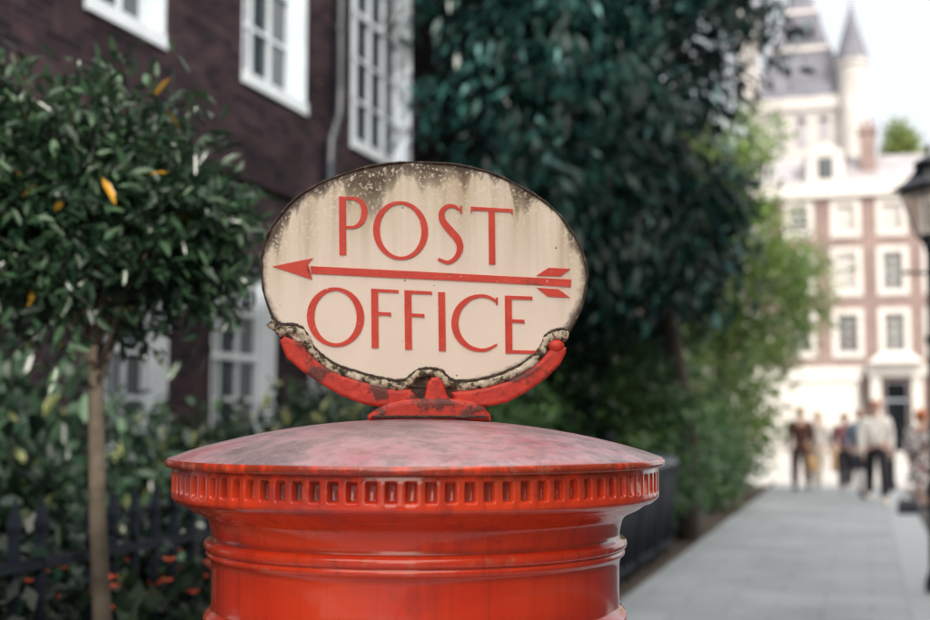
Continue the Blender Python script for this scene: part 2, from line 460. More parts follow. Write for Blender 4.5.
def window(parent, a, c, e, f, depth, cols, rows, white, glassm, surround=0.0, y=0.0, bars=.028, fw=.07, reveal=False):
    """sash window filling the opening a..c, e..f"""
    b = MB(); yy = y+depth
    g = .003
    b.box(a+g, a+fw, yy-.06, yy, e+g, f-g); b.box(c-fw, c-g, yy-.06, yy, e+g, f-g)
    b.box(a+fw, c-fw, yy-.06, yy, e+g, e+fw*1.35); b.box(a+fw, c-fw, yy-.06, yy, f-fw, f-g)
    mid = (e+f)/2
    b.box(a+fw, c-fw, yy-.05, yy-.004, mid-.03, mid+.03)
    for i in range(1, cols):
        x = a+fw+(c-a-2*fw)*i/cols
        for z0, z1 in ((e+fw*1.35, mid-.03), (mid+.03, f-fw)):
            b.box(x-bars/2, x+bars/2, yy-.04, yy-.008, z0, z1)
    for j in range(1, rows):
        for base, top in ((e+fw*1.35, mid-.03), (mid+.03, f-fw)):
            z = base+(top-base)*j/rows
            xs = [a+fw] + [a+fw+(c-a-2*fw)*i/cols for i in range(1, cols)] + [c-fw]
            for i in range(len(xs)-1):
                b.box(xs[i]+bars/2+.001, xs[i+1]-bars/2-.001, yy-.038, yy-.010, z-bars/2, z+bars/2)
    if reveal:   # white painted lining of the opening and projecting sill
        b.box(a+g, a+.022, y-.012, yy-.063, e+.05, f-g); b.box(c-.022, c-g, y-.012, yy-.063, e+.05, f-g)
        b.box(a-.01, c+.01, y-.03, y-.003, e-.07, e+.045)
        b.box(a+g, c-g, y-.002, yy-.063, e+g, e+.045)
    if surround:
        s = surround
        b.box(a-s, a-g, y-.05, y-.004, e-s, f+s); b.box(c+g, c+s, y-.05, y-.004, e-s, f+s)
        b.box(a-g+.001, c+g-.001, y-.05, y-.004, f+g, f+s); b.box(a-g+.001, c+g-.001, y-.09, y-.004, e-s, e-g)
    o = b.build('window', white, parent)
    p = MB(); p.add([(a+fw,yy-.006,e+fw),(c-fw,yy-.006,e+fw),(c-fw,yy-.006,f-fw),(a+fw,yy-.006,f-fw)], [(0,1,2,3)])
    p.build('pane', glassm, o)
    return o

# left: sooty brick townhouse along the garden (local x = world Y)
H1 = thing('brick_house', (-5.4, 0, 0), 'dark purple brick townhouse with white sash windows behind the trees on the left', 'house', rz=PI/2)
opsL = [(8.02, 9.14, 4.62, 6.7), (10.52, 11.92, 4.70, 6.95), (13.15, 15.12, 4.62, 7.9), (4.6, 5.8, 4.62, 6.7),
        (8.25, 9.28, 1.25, 2.95), (10.02, 11.28, 1.25, 2.98), (12.1, 13.95, 1.25, 2.98), (4.6, 5.8, 1.25, 2.95), (1.4, 2.6, 1.25, 2.95), (1.4, 2.6, 4.62, 6.7)]
wb = wall_mesh(-6, 20, -.1, 10.5, opsL, .24)
wb.add([(20,0,-.1),(20,9,-.1),(20,9,10.5),(20,0,10.5)], [(0,1,2,3)])
wb.add([(-6,0,-.1),(-6,9,-.1),(-6,9,10.5),(-6,0,10.5)], [(3,2,1,0)])
wb.add([(-6,9,-.1),(20,9,-.1),(20,9,10.5),(-6,9,10.5)], [(3,2,1,0)])
wb.add([(-6,0,10.5),(20,0,10.5),(20,9,10.5),(-6,9,10.5)], [(0,1,2,3)])
wb.build('wall', M_BRICKD, H1)
for i, (a, c, e, f) in enumerate(opsL):
    wide = (c-a) > 1.6
    window(H1, a, c, e, f, .20, 4 if wide else 3, 2 if not wide else 3, M_WHITE, M_GLASS, reveal=True, fw=.085, bars=.034)
b = MB(); b.box(-6.05, 20.05, -.10, -.004, 10.1, 10.6); b.build('cornice', M_STUCCO, H1)
b = MB(); b.box(-6, 20, -.05, -.004, 3.72, 3.95); b.build('string_course', M_BRICKD, H1)
b = MB()
b.tube([(12.52, -.13, 10.2), (12.52, -.13, 5.0)], .055, 12)
b.tube([(12.52, -.13, 5.02), (12.50, -.13, 4.75), (12.30, -.13, 4.45), (12.28, -.13, 4.2), (12.28, -.13, .1)], .055, 12)
for z in (9, 7.4, 5.7, 3.2, 1.6): b.lathe([(.068, z-.04), (.068, z+.04)], 12, (12.52 if z > 5 else 12.28, -.13, 0))
b.build('drainpipe', M_PIPE, H1, smooth=False)

# far: pink brick terrace across the forecourt
H2 = thing('brick_terrace', (0, 62, 0), 'sunlit pink brick building with rows of white framed windows at the end of the path', 'house')
cols = [-16.9, -14.9, -12.9, -10.9, -8.9, -6.9, -4.85, -2.8, -.70, 1.33, 3.3, 5.3, 7.3, 9.3]
ops2 = []
for x in cols:
    ops2 += [(x-.42, x+.42, 10.1, 11.35), (x-.44, x+.44, 7.35, 9.10), (x-.44, x+.44, 4.50, 6.25)]
    if x not in (1.33,): ops2.append((x-.42, x+.42, .9, 3.0))
ops2.append((.85, 1.81, 0.0, 3.1))
wb = wall_mesh(-18.5, 11.5, -.1, 12.1, ops2, .2)
wb.add([(-18.5,0,-.1),(-18.5,10,-.1),(-18.5,10,12.1),(-18.5,0,12.1)], [(3,2,1,0)])
wb.add([(11.5,0,-.1),(11.5,10,-.1),(11.5,10,12.1),(11.5,0,12.1)], [(0,1,2,3)])
wb.build('wall', M_BRICKF, H2)
M_BLIND = simple('drawn_blind', (.42, .40, .40), .5, .15, 2, spec=.6)
for a, c, e, f in ops2[:-1]:
    window(H2, a, c, e, f, .16, 2, 2, M_STUCCO, M_BLIND if ((a < 0 and e > 6 and a > -2) or random.random() < .18) else M_GLASS, surround=.26 if e > 1 else .15, bars=.05, fw=.06)
b = MB(); b.box(-18.6, 11.6, -.30, -.004, 11.72, 12.1); b.box(-18.6, 11.6, -.2, .3, 12.1, 12.45); b.build('cornice', M_STUCCO, H2)
b = MB(); b.box(-18.5, -.01, -.07, -.004, 3.45, 3.85); b.box(2.62, 11.5, -.07, -.004, 3.45, 3.85); b.build('string_course', M_STUCCO, H2)
b = MB()   # stucco pavilion at ground level left of the door
b.box(-6.2, -.35, -1.1, -.08, 0, 3.15); b.box(-6.35, -.2, -1.22, -.08, 3.15, 3.42)
b.build('porch_room', M_STUCCO, H2, bevel=.02)
b = MB()
for x in (.45, 2.21): b.box(x-.22, x+.22, -.9, -.02, 0, 3.35)
b.box(.1, 2.56, -1.05, -.02, 3.35, 3.95); b.pyramid([(1.2, 3.95), (.55, 4.5)], 4, PI/4, (1.33, -.53))
b.build('portico', M_STUCCO, H2)
b = MB(); b.box(.87, 1.79, .10, .16, 0, 2.25); b.box(.87, 1.79, .11, .16, 2.32, 3.08)
d = b.build('door', M_IRON, H2)
b = MB(); b.sphere((1.65, .06, 1.05), .05); b.build('handle', M_LEAD, d)
b = MB(); b.add([(-18.5,.5,12.45),(11.5,.5,12.45),(11.5,2.2,14.0),(-18.5,2.2,14.0),(-18.5,10,14.0),(11.5,10,14.0)], [(0,1,2,3),(3,2,5,4)])
rf = b.build('roof', M_LEAD, H2)
for cx, w_ in ((.38, .36), (-8, .5), (7.6, .4)):
    b = MB(); b.box(cx-w_, cx+w_, 1.2, 2.4, 12.3, 15.0); b.box(cx-w_-.08, cx+w_+.08, 1.1, 2.5, 15.0, 15.2)
    for k in (-.5, .5): b.lathe([(.11, 15.2), (.09, 15.75)], 8, (cx+k*w_, 1.8, 0))
    b.build('chimney', M_BRICKF, rf)
for cx in (-1.55, -5.5):
    b = MB(); b.box(cx-.85, cx+.85, .35, 2.3, 12.4, 13.85)
    b.add([(cx-1,.3,13.85),(cx+1,.3,13.85),(cx,.3,14.5),(cx-1,2.4,13.85),(cx+1,2.4,13.85),(cx,2.4,14.5)], [(0,1,2),(0,2,5,3),(1,4,5,2)])
    dm = b.build('dormer', M_STUCCO, rf)
    b = MB(); b.box(cx-.35, cx+.35, .31, .345, 12.7, 13.7); b.build('pane', M_GLASS, dm)

# right: unseen brick terrace added outside the frame to shade the path
H3 = thing('added_shade_terrace', (7.0, 14.2, 0), 'unseen brown brick terrace of two heights added on the right to shade the path', 'house', rz=-PI/2)
ops3 = [(x, x+1.1, z, z+1.9) for x in (2, 5, 8, 11, 14, 17, 23, 26, 29) for z in (1, 4.6, 8.2, 11.6) if x < 18 or z < 7]
wb = MB()
for xa, xb, hh in ((0, 20.1, 15.0), (20.1, 33, 10.05)):   # nearer half lowered so sun reaches the bay tree
    sub = wall_mesh(xa, xb, -.13, hh, [o_ for o_ in ops3 if xa < o_[0] < xb and o_[3] < hh], .2); wb.add(sub.v, sub.f)
    wb.add([(xa,0,hh),(xb,0,hh),(xb,10,hh),(xa,10,hh)], [(0,1,2,3)]); wb.add([(xa,10,-.13),(xb,10,-.13),(xb,10,hh),(xa,10,hh)], [(0,1,2,3)])
for xx, za, zt_ in ((0, -.13, 15), (20.1, 10.05, 15), (33, -.13, 10.05)):
    wb.add([(xx,0,za),(xx,10,za),(xx,10,zt_),(xx,0,zt_)], [(3,2,1,0)])
wb.build('wall', M_BRICKR, H3)
for o_ in ops3: window(H3, *o_, .16, 2, 2, M_WHITE, M_GLASS, surround=0)

# behind the camera: unseen house added so the box reflects a bright gap
H4 = thing('added_reflection_house', (0, -24, 0), 'unseen brown brick house added behind the viewer for reflections on the post box', 'house', rz=PI)
ops4 = [(x, x+1.1, z, z+1.9) for x in (2.5, 5.5, 8.5, 11.5, 14.5, 17.5) for z in (1, 4.4, 7.8)]
wb = wall_mesh(.8, 22, -.13, 12.5, ops4, .2)
wb.add([(.8,0,-.13),(.8,9,-.13),(.8,9,12.5),(.8,0,12.5)], [(3,2,1,0)]); wb.add([(22,0,-.13),(22,9,-.13),(22,9,12.5),(22,0,12.5)], [(0,1,2,3)])
wb.add([(.8,0,12.5),(22,0,12.5),(22,9,12.5),(.8,9,12.5)], [(0,1,2,3)]); wb.add([(.8,9,-.13),(22,9,-.13),(22,9,12.5),(.8,9,12.5)], [(0,1,2,3)])
wb.build('wall', M_BRICKR, H4)
for o_ in ops4: window(H4, *o_, .16, 2, 2, M_WHITE, M_GLASS)

# church tower beyond
CH = thing('church_tower', (-3.8, 95, -.8), 'pale stone church tower with steep slate spire and round corner turret', 'church')
b = MB(); b.box(-3.6, 3.25, -3.4, 3.4, 0, 24.3); b.box(-3.85, 3.5, -3.65, 3.65, 23.6, 24.5); b.box(-3.75, 3.4, -3.55, 3.55, 19.4, 19.8)
for x in (-3.6, 3.25): b.box(x-.45, x+.45, -3.9, -3.2, 0, 22)
b.build('tower', M_STONE, CH)
b = MB(); b.pyramid([(3.45, 24.5), (2.05, 28.2)], c=(0,0)); b.pyramid([(1.92, 28.55), (1.16, 31.2)]); b.pyramid([(1.05, 31.5), (.05, 35.4)])
sp = b.build('spire', M_SLATE, CH)
for rg_ in ([(2.15, 28.2), (2.06, 28.55)], [(1.26, 31.2), (1.16, 31.5)]):
    b = MB(); b.pyramid(rg_); b.build('stone_band', M_STONE, sp)
b = MB(); b.lathe([(1.0, 0), (.95, 26.8)], 10, (3.45, -3.4, 0)); b.lathe([(1.1, 26.5), (1.1, 26.9)], 10, (3.45, -3.4, 0))
t_ = b.build('turret', M_STONE, CH)
b = MB(); b.lathe([(1.15, 26.9), (.6, 28.8), (.03, 30.9)], 10, (3.45, -3.4, 0)); b.tube([(3.45, -3.4, 30.8), (3.45, -3.4, 32.3)], .05, 6); b.build('turret_roof', M_SLATE, t_)
for x in (-1.5, 0, 1.5):
    b = MB(); b.box(x-.32, x+.32, -3.46, -3.41, 21.0, 23.0); b.lathe([(.32, -3.46), (.32, -3.41)], 12); b.v[-24:] = [(x+p[0], p[2], 23.0+p[1]) for p in b.v[-24:]]
    b.build('belfry_window', M_LEAD, CH)
b = MB(); b.lathe([(1.0, -3.47), (1.0, -3.41)], 20); b.v = [(p[0], p[2], 16.5+p[1]) for p in b.v]; b.build('clock_face', M_LEAD, CH)
b = MB(); b.box(-4.2, -2.9, -4, -2.8, 24.5, 30.5); b.pyramid([(.75, 30.5), (.05, 33.5)], c=(-3.55, -3.4)); b.build('pinnacle', M_STONE, CH)

# ------------------------------------------------------------------ foliage
def leaf_mesh(name, pts, tints, size, out_c, rng, droop=.3, aspect=.36, six=False, cdir=None):
    n = len(pts); pts = np.asarray(pts); size = np.asarray(size).reshape(-1, 1) * np.ones((n, 1))
    out = pts - np.asarray(out_c); out /= (np.linalg.norm(out, axis=1, keepdims=True)+1e-6)
    d = out*.6 + rng.normal(0, .65, (n, 3)) if cdir is None else out*.35 + cdir*.8 + rng.normal(0, .28, (n, 3))
    d[:, 2] -= droop
    d /= np.linalg.norm(d, axis=1, keepdims=True)
    up = rng.normal(0, .45, (n, 3)) + np.array([0, 0, .9]) + out*.45
    s = np.cross(d, up); s /= (np.linalg.norm(s, axis=1, keepdims=True)+1e-6)
    nrm = np.cross(s, d)
    L = size; W = size*aspect
    if six:
        P = [pts, pts+d*L*.3+s*W*.42+nrm*L*.04, pts+d*L*.68+s*W*.38+nrm*L*.03, pts+d*L-nrm*L*.06, pts+d*L*.68-s*W*.38+nrm*L*.03, pts+d*L*.3-s*W*.42+nrm*L*.04]
        k = 6; loc_f = [(0,1,2,3),(0,3,4,5)]
    else:
        P = [pts, pts+d*L*.45+s*W*.5+nrm*L*.05, pts+d*L-nrm*L*.04, pts+d*L*.45-s*W*.5+nrm*L*.05]
        k = 4; loc_f = [(0,1,2,3)]
    V = np.stack(P, 1).reshape(-1, 3)
    base = np.arange(n)*k
    F = np.concatenate([base[:, None]+np.array(f)[None] for f in loc_f], 0)
    me = bpy.data.meshes.new(name)
    me.vertices.add(len(V)); me.vertices.foreach_set('co', V.ravel().astype(np.float32))
    me.loops.add(F.size); me.loops.foreach_set('vertex_index', F.ravel().astype(np.int32))
    me.polygons.add(len(F)); me.polygons.foreach_set('loop_start', (np.arange(len(F))*4).astype(np.int32))
    me.update(calc_edges=True)
    at = me.attributes.new('tint', 'FLOAT', 'POINT')
    at.data.foreach_set('value', np.repeat(np.asarray(tints), k).astype(np.float32))
    return me

def crown_points(lobes, n_clump, n_leaf, spread, rng, shell=.55, accent=0.0):
    """lobes=(cx,cy,cz,rx,ry,rz); clumps scattered through the lobes, biased to the shell"""
    vol = np.array([l[3]*l[4]*l[5] for l in lobes])**(2/3); vol = vol/vol.sum()
    pts, tin, cl, cd = [], [], [], []
    for _ in range(n_clump):
        l = lobes[rng.choice(len(lobes), p=vol)]
        v = rng.normal(0, 1, 3); v /= np.linalg.norm(v)
        r = shell + (1.12-shell)*rng.random()
        c = np.array(l[:3]) + v*np.array(l[3:])*r
        cl.append(c)
        t = rng.random()
        m = max(3, int(n_leaf*(.5+rng.random())))
        p = c + rng.normal(0, 1, (m, 3))*spread*(.6+.8*rng.random())
        tt = np.clip(t*.55+rng.random(m)*.35, 0, .88)
        if accent: tt = np.where(rng.random(m) < accent, 1.0, tt)
        pts.append(p); tin.append(tt); cd.append(np.repeat(rng.normal(0, .7, (1, 3)), m, 0))
    crown_points.cdir = np.concatenate(cd)
    return np.concatenate(pts), np.concatenate(tin), np.array(cl)

def limb_mb(trunk_pts, trunk_r, clumps, n, rng, start=.5, r0=.4, seg=8):
    b = MB(); b.tube(trunk_pts, trunk_r, 10)
    for _ in range(n):
        c = clumps[rng.integers(len(clumps))]
        t = start + (1-start)*rng.random()
        k = t*(len(trunk_pts)-1); i = min(int(k), len(trunk_pts)-2)
        a = Vector(trunk_pts[i]).lerp(Vector(trunk_pts[i+1]), k-i)
        e = Vector(c); m = a.lerp(e, .5)+Vector((0, 0, (e-a).length*.10))
        rr = trunk_r[i]*r0
        b.tube([a, a.lerp(m, .5), m, e], [rr, rr*.75, rr*.5, rr*.12], 6)
    return b

def tree(name, label, cat, base, trunk_pts, trunk_r, lobes, n_clump, n_leaf, spread, lsize, lmat, bark, seed, group=None,
         droop=.3, aspect=.36, six=False, limbs=14, shell=.55, accent=0., start=.5, zmin=.05, spray=False):
    rng = np.random.default_rng(seed)
    t = thing(name, base, label, cat, group)
    bs = np.array(base)
    p, ti, cl = crown_points(lobes, n_clump, n_leaf, spread, rng, shell, accent)
    ok = p[:, 2] > zmin
    p, ti = p[ok], ti[ok]; cdir = crown_points.cdir[ok] if spray else None
    c = np.mean([l[:3] for l in lobes], axis=0)
    sz = lsize*(.65+.7*rng.random(len(p)))
    link('crown' if 'tree' in name else 'foliage', leaf_mesh('leaves', p-bs, ti, sz, c-bs, rng, droop, aspect, six, cdir), lmat, t)
    tp = [tuple(np.array(q)-bs) for q in trunk_pts]
    limb_mb(tp, trunk_r, cl-bs, limbs, rng, start).build('trunk' if 'tree' in name else 'stem', bark, t, smooth=True)
    return t

# clipped bay tree, left foreground
BX, BY = -1.862, 2.90
tree('bay_tree', 'round-headed bay tree on a slim bare stem with a few yellow leaves', 'tree', (BX, BY, .42),
     [(BX+.012, BY+.02, .42), (BX+.004, BY+.01, .8), (BX+.004, BY, 1.05), (BX-.012, BY-.01, 1.35), (BX-.022, BY-.02, 1.75), (BX-.02, BY, 2.05)], [.026, .025, .024, .022, .020, .012],
     [(BX+.01, BY-.02, 2.09, .33, .33, .31), (BX-.12, BY+.02, 2.12, .28, .28, .26), (BX+.19, BY+.08, 2.02, .14, .2, .17), (BX-.2, BY, 2.02, .24, .24, .20), (BX-.3, BY-.1, 2.2, .2, .22, .26)],
     900, 16, .042, .054, L_BAY, M_BARK, 3, droop=.05, aspect=.34, six=True, limbs=30, shell=.15, accent=.010, start=.72)
b = MB(); b.lathe([(.14, 0), (.19, .34), (.21, .34), (.21, .42), (.19, .42), (.17, .38), (.01, .38)], 28, (BX, BY, .004))
tag(b.build('planter', M_POT, None, True), 'round terracotta pot holding the slim-stemmed bay tree', 'planter')

# big dark tree over the path
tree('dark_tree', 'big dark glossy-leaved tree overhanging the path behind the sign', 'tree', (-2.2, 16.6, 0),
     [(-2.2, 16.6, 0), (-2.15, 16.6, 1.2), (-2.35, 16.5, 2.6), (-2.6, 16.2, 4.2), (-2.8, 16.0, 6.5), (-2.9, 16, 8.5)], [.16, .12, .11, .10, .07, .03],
     [(-3.7, 15.2, 6.0, 1.35, 2.2, 2.2), (-2.75, 15.5, 4.9, 1.35, 2.2, 1.9), (-2.45, 15.6, 3.6, 1.0, 1.8, 1.0), (-3.5, 14.8, 3.8, 1.1, 1.8, 1.2), (-4.2, 16.4, 8.6, 1.5, 2.4, 1.6), (-2.1, 16.0, 6.6, 1.1, 2, 1.0), (-3.2, 17.5, 3.6, 1.1, 2, 1.3), (-4.2, 16.4, 5.0, .6, 1.2, 2.6), (-2.6, 14.6, 8.8, 1.5, 2.6, 1.3), (-4.6, 17.6, 6, .9, 1.6, 3)],  # high off-frame lobes added to block skylight
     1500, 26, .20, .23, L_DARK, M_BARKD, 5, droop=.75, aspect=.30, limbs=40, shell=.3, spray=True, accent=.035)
# sunlit tree farther on
tree('light_tree', 'sunlit yellow-green tree beside the path beyond the dark tree', 'tree', (-2.9, 27.0, 0),
     [(-2.9, 27, 0), (-2.9, 27, 1.5), (-2.8, 27, 3.5), (-2.8, 27, 6.5)], [.18, .15, .12, .04],
     [(-2.6, 27, 4.4, 1.75, 2.4, 1.9), (-2.9, 26.4, 2.4, 1.45, 2.2, 1.5), (-2.6, 27, 6.4, 1.2, 2, 1.5), (-3.4, 26, 5.6, 1.5, 2, 1.8), (-2.7, 25.6, 1.2, 1.0, 2.0, 1.0), (-1.75, 27.4, 4.0, 1.05, 1.6, 1.2)],
     700, 30, .20, .15, L_SUN, M_BARKD, 8, droop=.2, aspect=.55, limbs=20, shell=.45)
tree('far_tree', 'small pale yellow-green treetop beyond the roof of the pink building', 'tree', (3.2, 76, 0),
     [(3.2, 76, 0), (3.2, 76, 9), (2.4, 76, 17)], [.3, .22, .05],
     [(2.2, 76, 16.5, .75, .9, 1.5), (3.1, 76, 15.2, 1.0, 1, 1.4)], 120, 24, .3, .32, L_FAR, M_BARK, 12, limbs=10, shell=.2, aspect=.6)

# shrubs behind the railing
def shrub(label, x, y, rx, ry, h, seed, lm=L_SHRUB, ls=.11, n=170, cat='shrub', acc=.03, asp=.42, group=None):
    tree('shrub', label, cat, (x, y, .01), [(x, y, .01), (x, y, h*.35), (x+.03, y, h*.75)], [.035, .03, .012],
         [(x, y, h*.52, rx, ry, h*.48), (x+rx*.3, y-.1, h*.35, rx*.7, ry*.8, h*.34), (x-.1*rx, y+.3*ry, h*.66, rx*.6, ry*.6, h*.32)], n, 20, .10, ls, lm, M_BARKD, seed,
         six=ls < .13, limbs=16, shell=.3, accent=acc, aspect=asp, droop=.15, start=.05, group=group)
shrub('loose leafy shrub left of the slim tree trunk, behind the railing', -3.42, 4.3, .68, .8, 1.75, 21, n=240)
shrub('broad glossy shrub right of the slim tree trunk, behind the railing', -3.45, 5.75, .75, .9, 1.52, 22, n=280)
shrub('pale-leaved shrub under the white ground floor window beside the post box', -3.75, 7.7, .8, .95, 1.62, 23, acc=.12, n=280)
shrub('shrub below the left rim of the oval sign, in front of the white window frames', -3.95, 9.7, .8, .9, 1.82, 24, acc=.1, n=280)
shrub('dark shrub at the far left edge, filling the corner by the house wall', -4.3, 4.6, .8, 1.0, 2.2, 25, ls=.12, n=260)
shrub('bright green bush behind the railing to the right of the sign', -3.7, 13.0, .8, 1.3, 2.2, 26, lm=L_HEDGE, ls=.13, n=240, acc=0)
shrub('leafy green bush filling in below the dark tree by its trunk', -2.95, 18.2, .9, 1.5, 2.7, 27, lm=L_HEDGE, ls=.14, n=240, acc=0)
shrub('dark bush in the gap under the dark tree, behind the right rim of the sign', -4.0, 16.2, 1.15, 1.7, 3.5, 29, lm=L_SHRUB, ls=.15, n=420, acc=0)
shrub('tall leafy bush wrapped round the foot of the dark tree trunk', -2.75, 16.1, .72, 1.0, 2.7, 30, lm=L_HEDGE, ls=.14, n=260, acc=0)
shrub('tall dark bush deep behind the dark tree, beside the end of the brick house', -4.2, 20.4, 1.2, 1.5, 3.8, 31, lm=L_SHRUB, ls=.15, n=360, acc=0)
shrub('low bush at the edge of the path below the sunlit tree', -2.55, 22.0, .62, 1.7, 1.7, 28, lm=L_HEDGE, ls=.13, n=240, acc=0)

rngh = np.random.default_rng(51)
HG_ = thing('hedge', (-2.28, 2.2, .01), 'near-black clipped hedge added for the deep shade behind the black railing at the lower left', 'hedge')  # invented hedge, its near-black leaves stand in for shade under the shrubs
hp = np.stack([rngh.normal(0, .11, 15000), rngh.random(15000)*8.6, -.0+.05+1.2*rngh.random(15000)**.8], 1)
link('foliage', leaf_mesh('leaves', hp, rngh.random(15000)*.8, .06*(.6+.8*rngh.random(15000)), (0, 4.3, .3), rngh, .1, .55), L_HEDGE_SHADE, HG_)
b = MB()
for k in range(24):
    yy = .2+k*.36; b.tube([(0, yy, 0), (.03, yy+.05, .5), (-.04, yy-.04, .95)], [.018, .013, .005], 6)
tag(b.build('stems', M_BARKD, HG_), kind='stuff')

# orange flowers by the railing
def flowers(label, x, y, seed, n=14):
    rng = np.random.default_rng(seed)
    t = thing('flowering_plant', (x, y, .01), label, 'plant')
    p, ti, cl = crown_points([(0, 0, .62, .24, .24, .44), (0, 0, .75, .2, .2, .3)], 60, 14, .06, rng, .2)
    link('foliage', leaf_mesh('leaves', p, ti, .07*(.6+.8*rng.random(len(p))), (0, 0, .4), rng, .1, .6), L_FLOWER, t)
    b = MB()
    for k in range(8):
        a = rng.random()*6.28; b.tube([(0, 0, 0), (.05*math.cos(a), .05*math.sin(a), .5), (.18*math.cos(a), .18*math.sin(a), .85)], [.012, .009, .004], 6)
    b.build('stem', L_FLOWER, t)
    for k in range(n):
        a = rng.random()*6.28; r = .08+.17*rng.random(); z = 1.0+.15*rng.random()
        f = MB(); c = Vector((r*math.cos(a), r*math.sin(a), z))
        for q in range(5):
            th = q*1.2566+a; d1 = Vector((math.cos(th), math.sin(th), .35))*.021; sd = Vector((-math.sin(th), math.cos(th), 0))*.011
            f.add([c, c+d1*.6+sd, c+d1*1.15, c+d1*.6-sd], [(0, 1, 2, 3)])
        f.sphere(c, .005, 6, 4)
        f.build('flower', M_PETAL, t)
flowers('orange-flowered plant directly left of the slim tree trunk at the railing', -2.13, 3.26, 41, 16)
flowers('orange-flowered plant directly right of the slim tree trunk at the railing', -2.13, 3.72, 42, 24)
flowers('orange-flowered plant tucked against the left side of the red post box', -2.13, 4.3, 43, 24)

# ------------------------------------------------------------------ garden railing
RT = thing('garden_railing', (-2.1, 2.0, 0), 'black iron spear-topped railing between the garden and the path', 'railing')
b = MB(); b.box(-.02, .02, 0, 9.0, 1.17, 1.195); b.box(-.02, .02, 0, 9.0, .16, .185); b.build('rail', M_IRON, RT)
pal = MB()
k = 0; y = .06
while y < 8.97:
    if k % 18 != 9:
        pal.box(-.011, .011, y-.011, y+.011, 0.006, 1.169); pal.pyramid([(.011, 1.196), (.011, 1.26), (.016, 1.285), (.001, 1.36)], 4, PI/4, (0, y))
    y += .115; k += 1
tag(pal.build('palings', M_IRON, RT), kind='stuff')
for yy in (0, 3.0, 6.0, 9.0):
    b = MB(); b.box(-.03, .03, yy-.03, yy+.03, 0.005, 1.33); b.lathe([(.02, 1.33), (.045, 1.37), (.03, 1.42), (.005, 1.44)], 10, (0, yy, 0)); b.build('post', M_IRON, RT)
# row of large wheeled bins at the end of the railing
def bin_(label, y):
    t = thing('wheeled_bin', (-2.46, y, 0), label, 'bin', 'dark bins standing in a row beside the path')
    b = MB(); vs = []
    for sx, sy, z in ((.30, .49, .10), (.315, .505, .16), (.36, .555, .95), (.385, .575, .97), (.385, .575, 1.03)):
        vs += [(-sx, -sy, z), (sx, -sy, z), (sx, sy, z), (-sx, sy, z)]
    b.add(vs, [(i*4+k, i*4+(k+1) % 4, i*4+4+(k+1) % 4, i*4+4+k) for i in range(4) for k in range(4)]+[(3, 2, 1, 0), (16, 17, 18, 19)])
    for yy in (-.36, -.12, .12, .36): b.box(.318, .352, yy-.02, yy+.02, .2, .93)
    b.build('bin_body', M_BIN, t, bevel=.012)
    b = MB(); n = 10
    vs = [(x, yy, 1.035+.11*math.sin(PI*k/n)**.7) for yy in (-.57, .57) for k, x in ((k, .385*math.cos(PI*k/n)) for k in range(n+1))]
    b.add(vs, [(k, k+1, n+2+k, n+1+k) for k in range(n)]+[tuple(range(n+1))[::-1], tuple(range(n+1, 2*n+2))])
    b.build('lid', M_LID, t)
    for sx in (-.26, .26):
        for sy in (-.42, .42):
            b = MB(); b.lathe([(.05, -.02), (.06, -.015), (.06, .015), (.05, .02)], 14); b.v = [(sx+z, sy+yy, .0615+x) for x, yy, z in b.v]; b.build('wheel', M_IRON, t)
    b = MB(); b.tube([(.395, -.25, .99), (.43, -.22, .99), (.43, .22, .99), (.395, .25, .99)], .014, 8); b.build('handle', M_BIN, t)
bin_('dark navy bin nearest the red post box, half hidden by its cap', 12.0)
bin_('dark navy bin in the middle of the row, just right of the post box', 13.22)
bin_('farthest dark navy bin of the row, beside the leafy bush at the tree foot', 14.44)
# far railing in front of the pink building
def far_rail(label, x0, x1, yy):
    t = thing('area_railing', (x0, yy, 0), label, 'railing')
    b = MB(); b.box(0, x1-x0, -.02, .02, .95, 1.0); b.box(0, x1-x0, -.02, .02, .1, .14); b.build('rail', M_IRON, t)
    b = MB(); n = int((x1-x0)/.14)
    for i in range(n+1): b.box(i*.14-.012, i*.14+.012, -.012, .012, 0, .949) ; b.pyramid([(.015, 1.001), (.002, 1.12)], 4, PI/4, (i*.14, 0))
    tag(b.build('palings', M_IRON, t), kind='stuff')
far_rail('far black railing left of the white door portico', -6.5, .05, 59.6)
far_rail('far black railing right of the white door portico', 2.6, 9, 59.6)
# black bollard
BO = thing('bollard', (.50, 28.9, .0), 'slim black bollard standing on the path behind the man in the white shirt', 'bollard')
b = MB(); b.lathe([(.085, 0), (.085, .12), (.062, .16), (.055, .72), (.075, .74), (.075, .79), (.05, .82)], 16)
b.build('shaft', M_IRON, BO, True)
b = MB(); b.sphere((0, 0, .875), .065); b.build('knob', M_IRON, BO, True)

# ------------------------------------------------------------------ street lamp at the right edge
LP = thing('street_lamp', (.60, 12.4, .004), 'black Victorian lamp post with tapering glass lantern at the right edge', 'street lamp', rz=R(32))
b = MB(); b.lathe([(.068, 1.0), (.078, 1.03), (.064, 1.08), (.056, 2.2), (.072, 2.23), (.072, 2.28), (.052, 2.32), (.044, 3.05), (.06, 3.08), (.06, 3.12)], 20); b.build('post', M_IRONB, LP, True)
b = MB(); b.lathe([(.135, 0), (.135, .10), (.115, .14), (.095, .2), (.085, .8), (.10, .84), (.10, .90), (.075, 1.0)], 20); b.build('base', M_IRONB, LP, True)
b = MB(); b.tube([(-.26, 0, 2.86), (.26, 0, 2.86)], .014, 8); b.sphere((-.27, 0, 2.86), .024); b.sphere((.27, 0, 2.86), .024); b.build('ladder_bar', M_IRONB, LP)
b = MB()
zb, zt, hb, ht = 3.20, 3.62, .085, .185
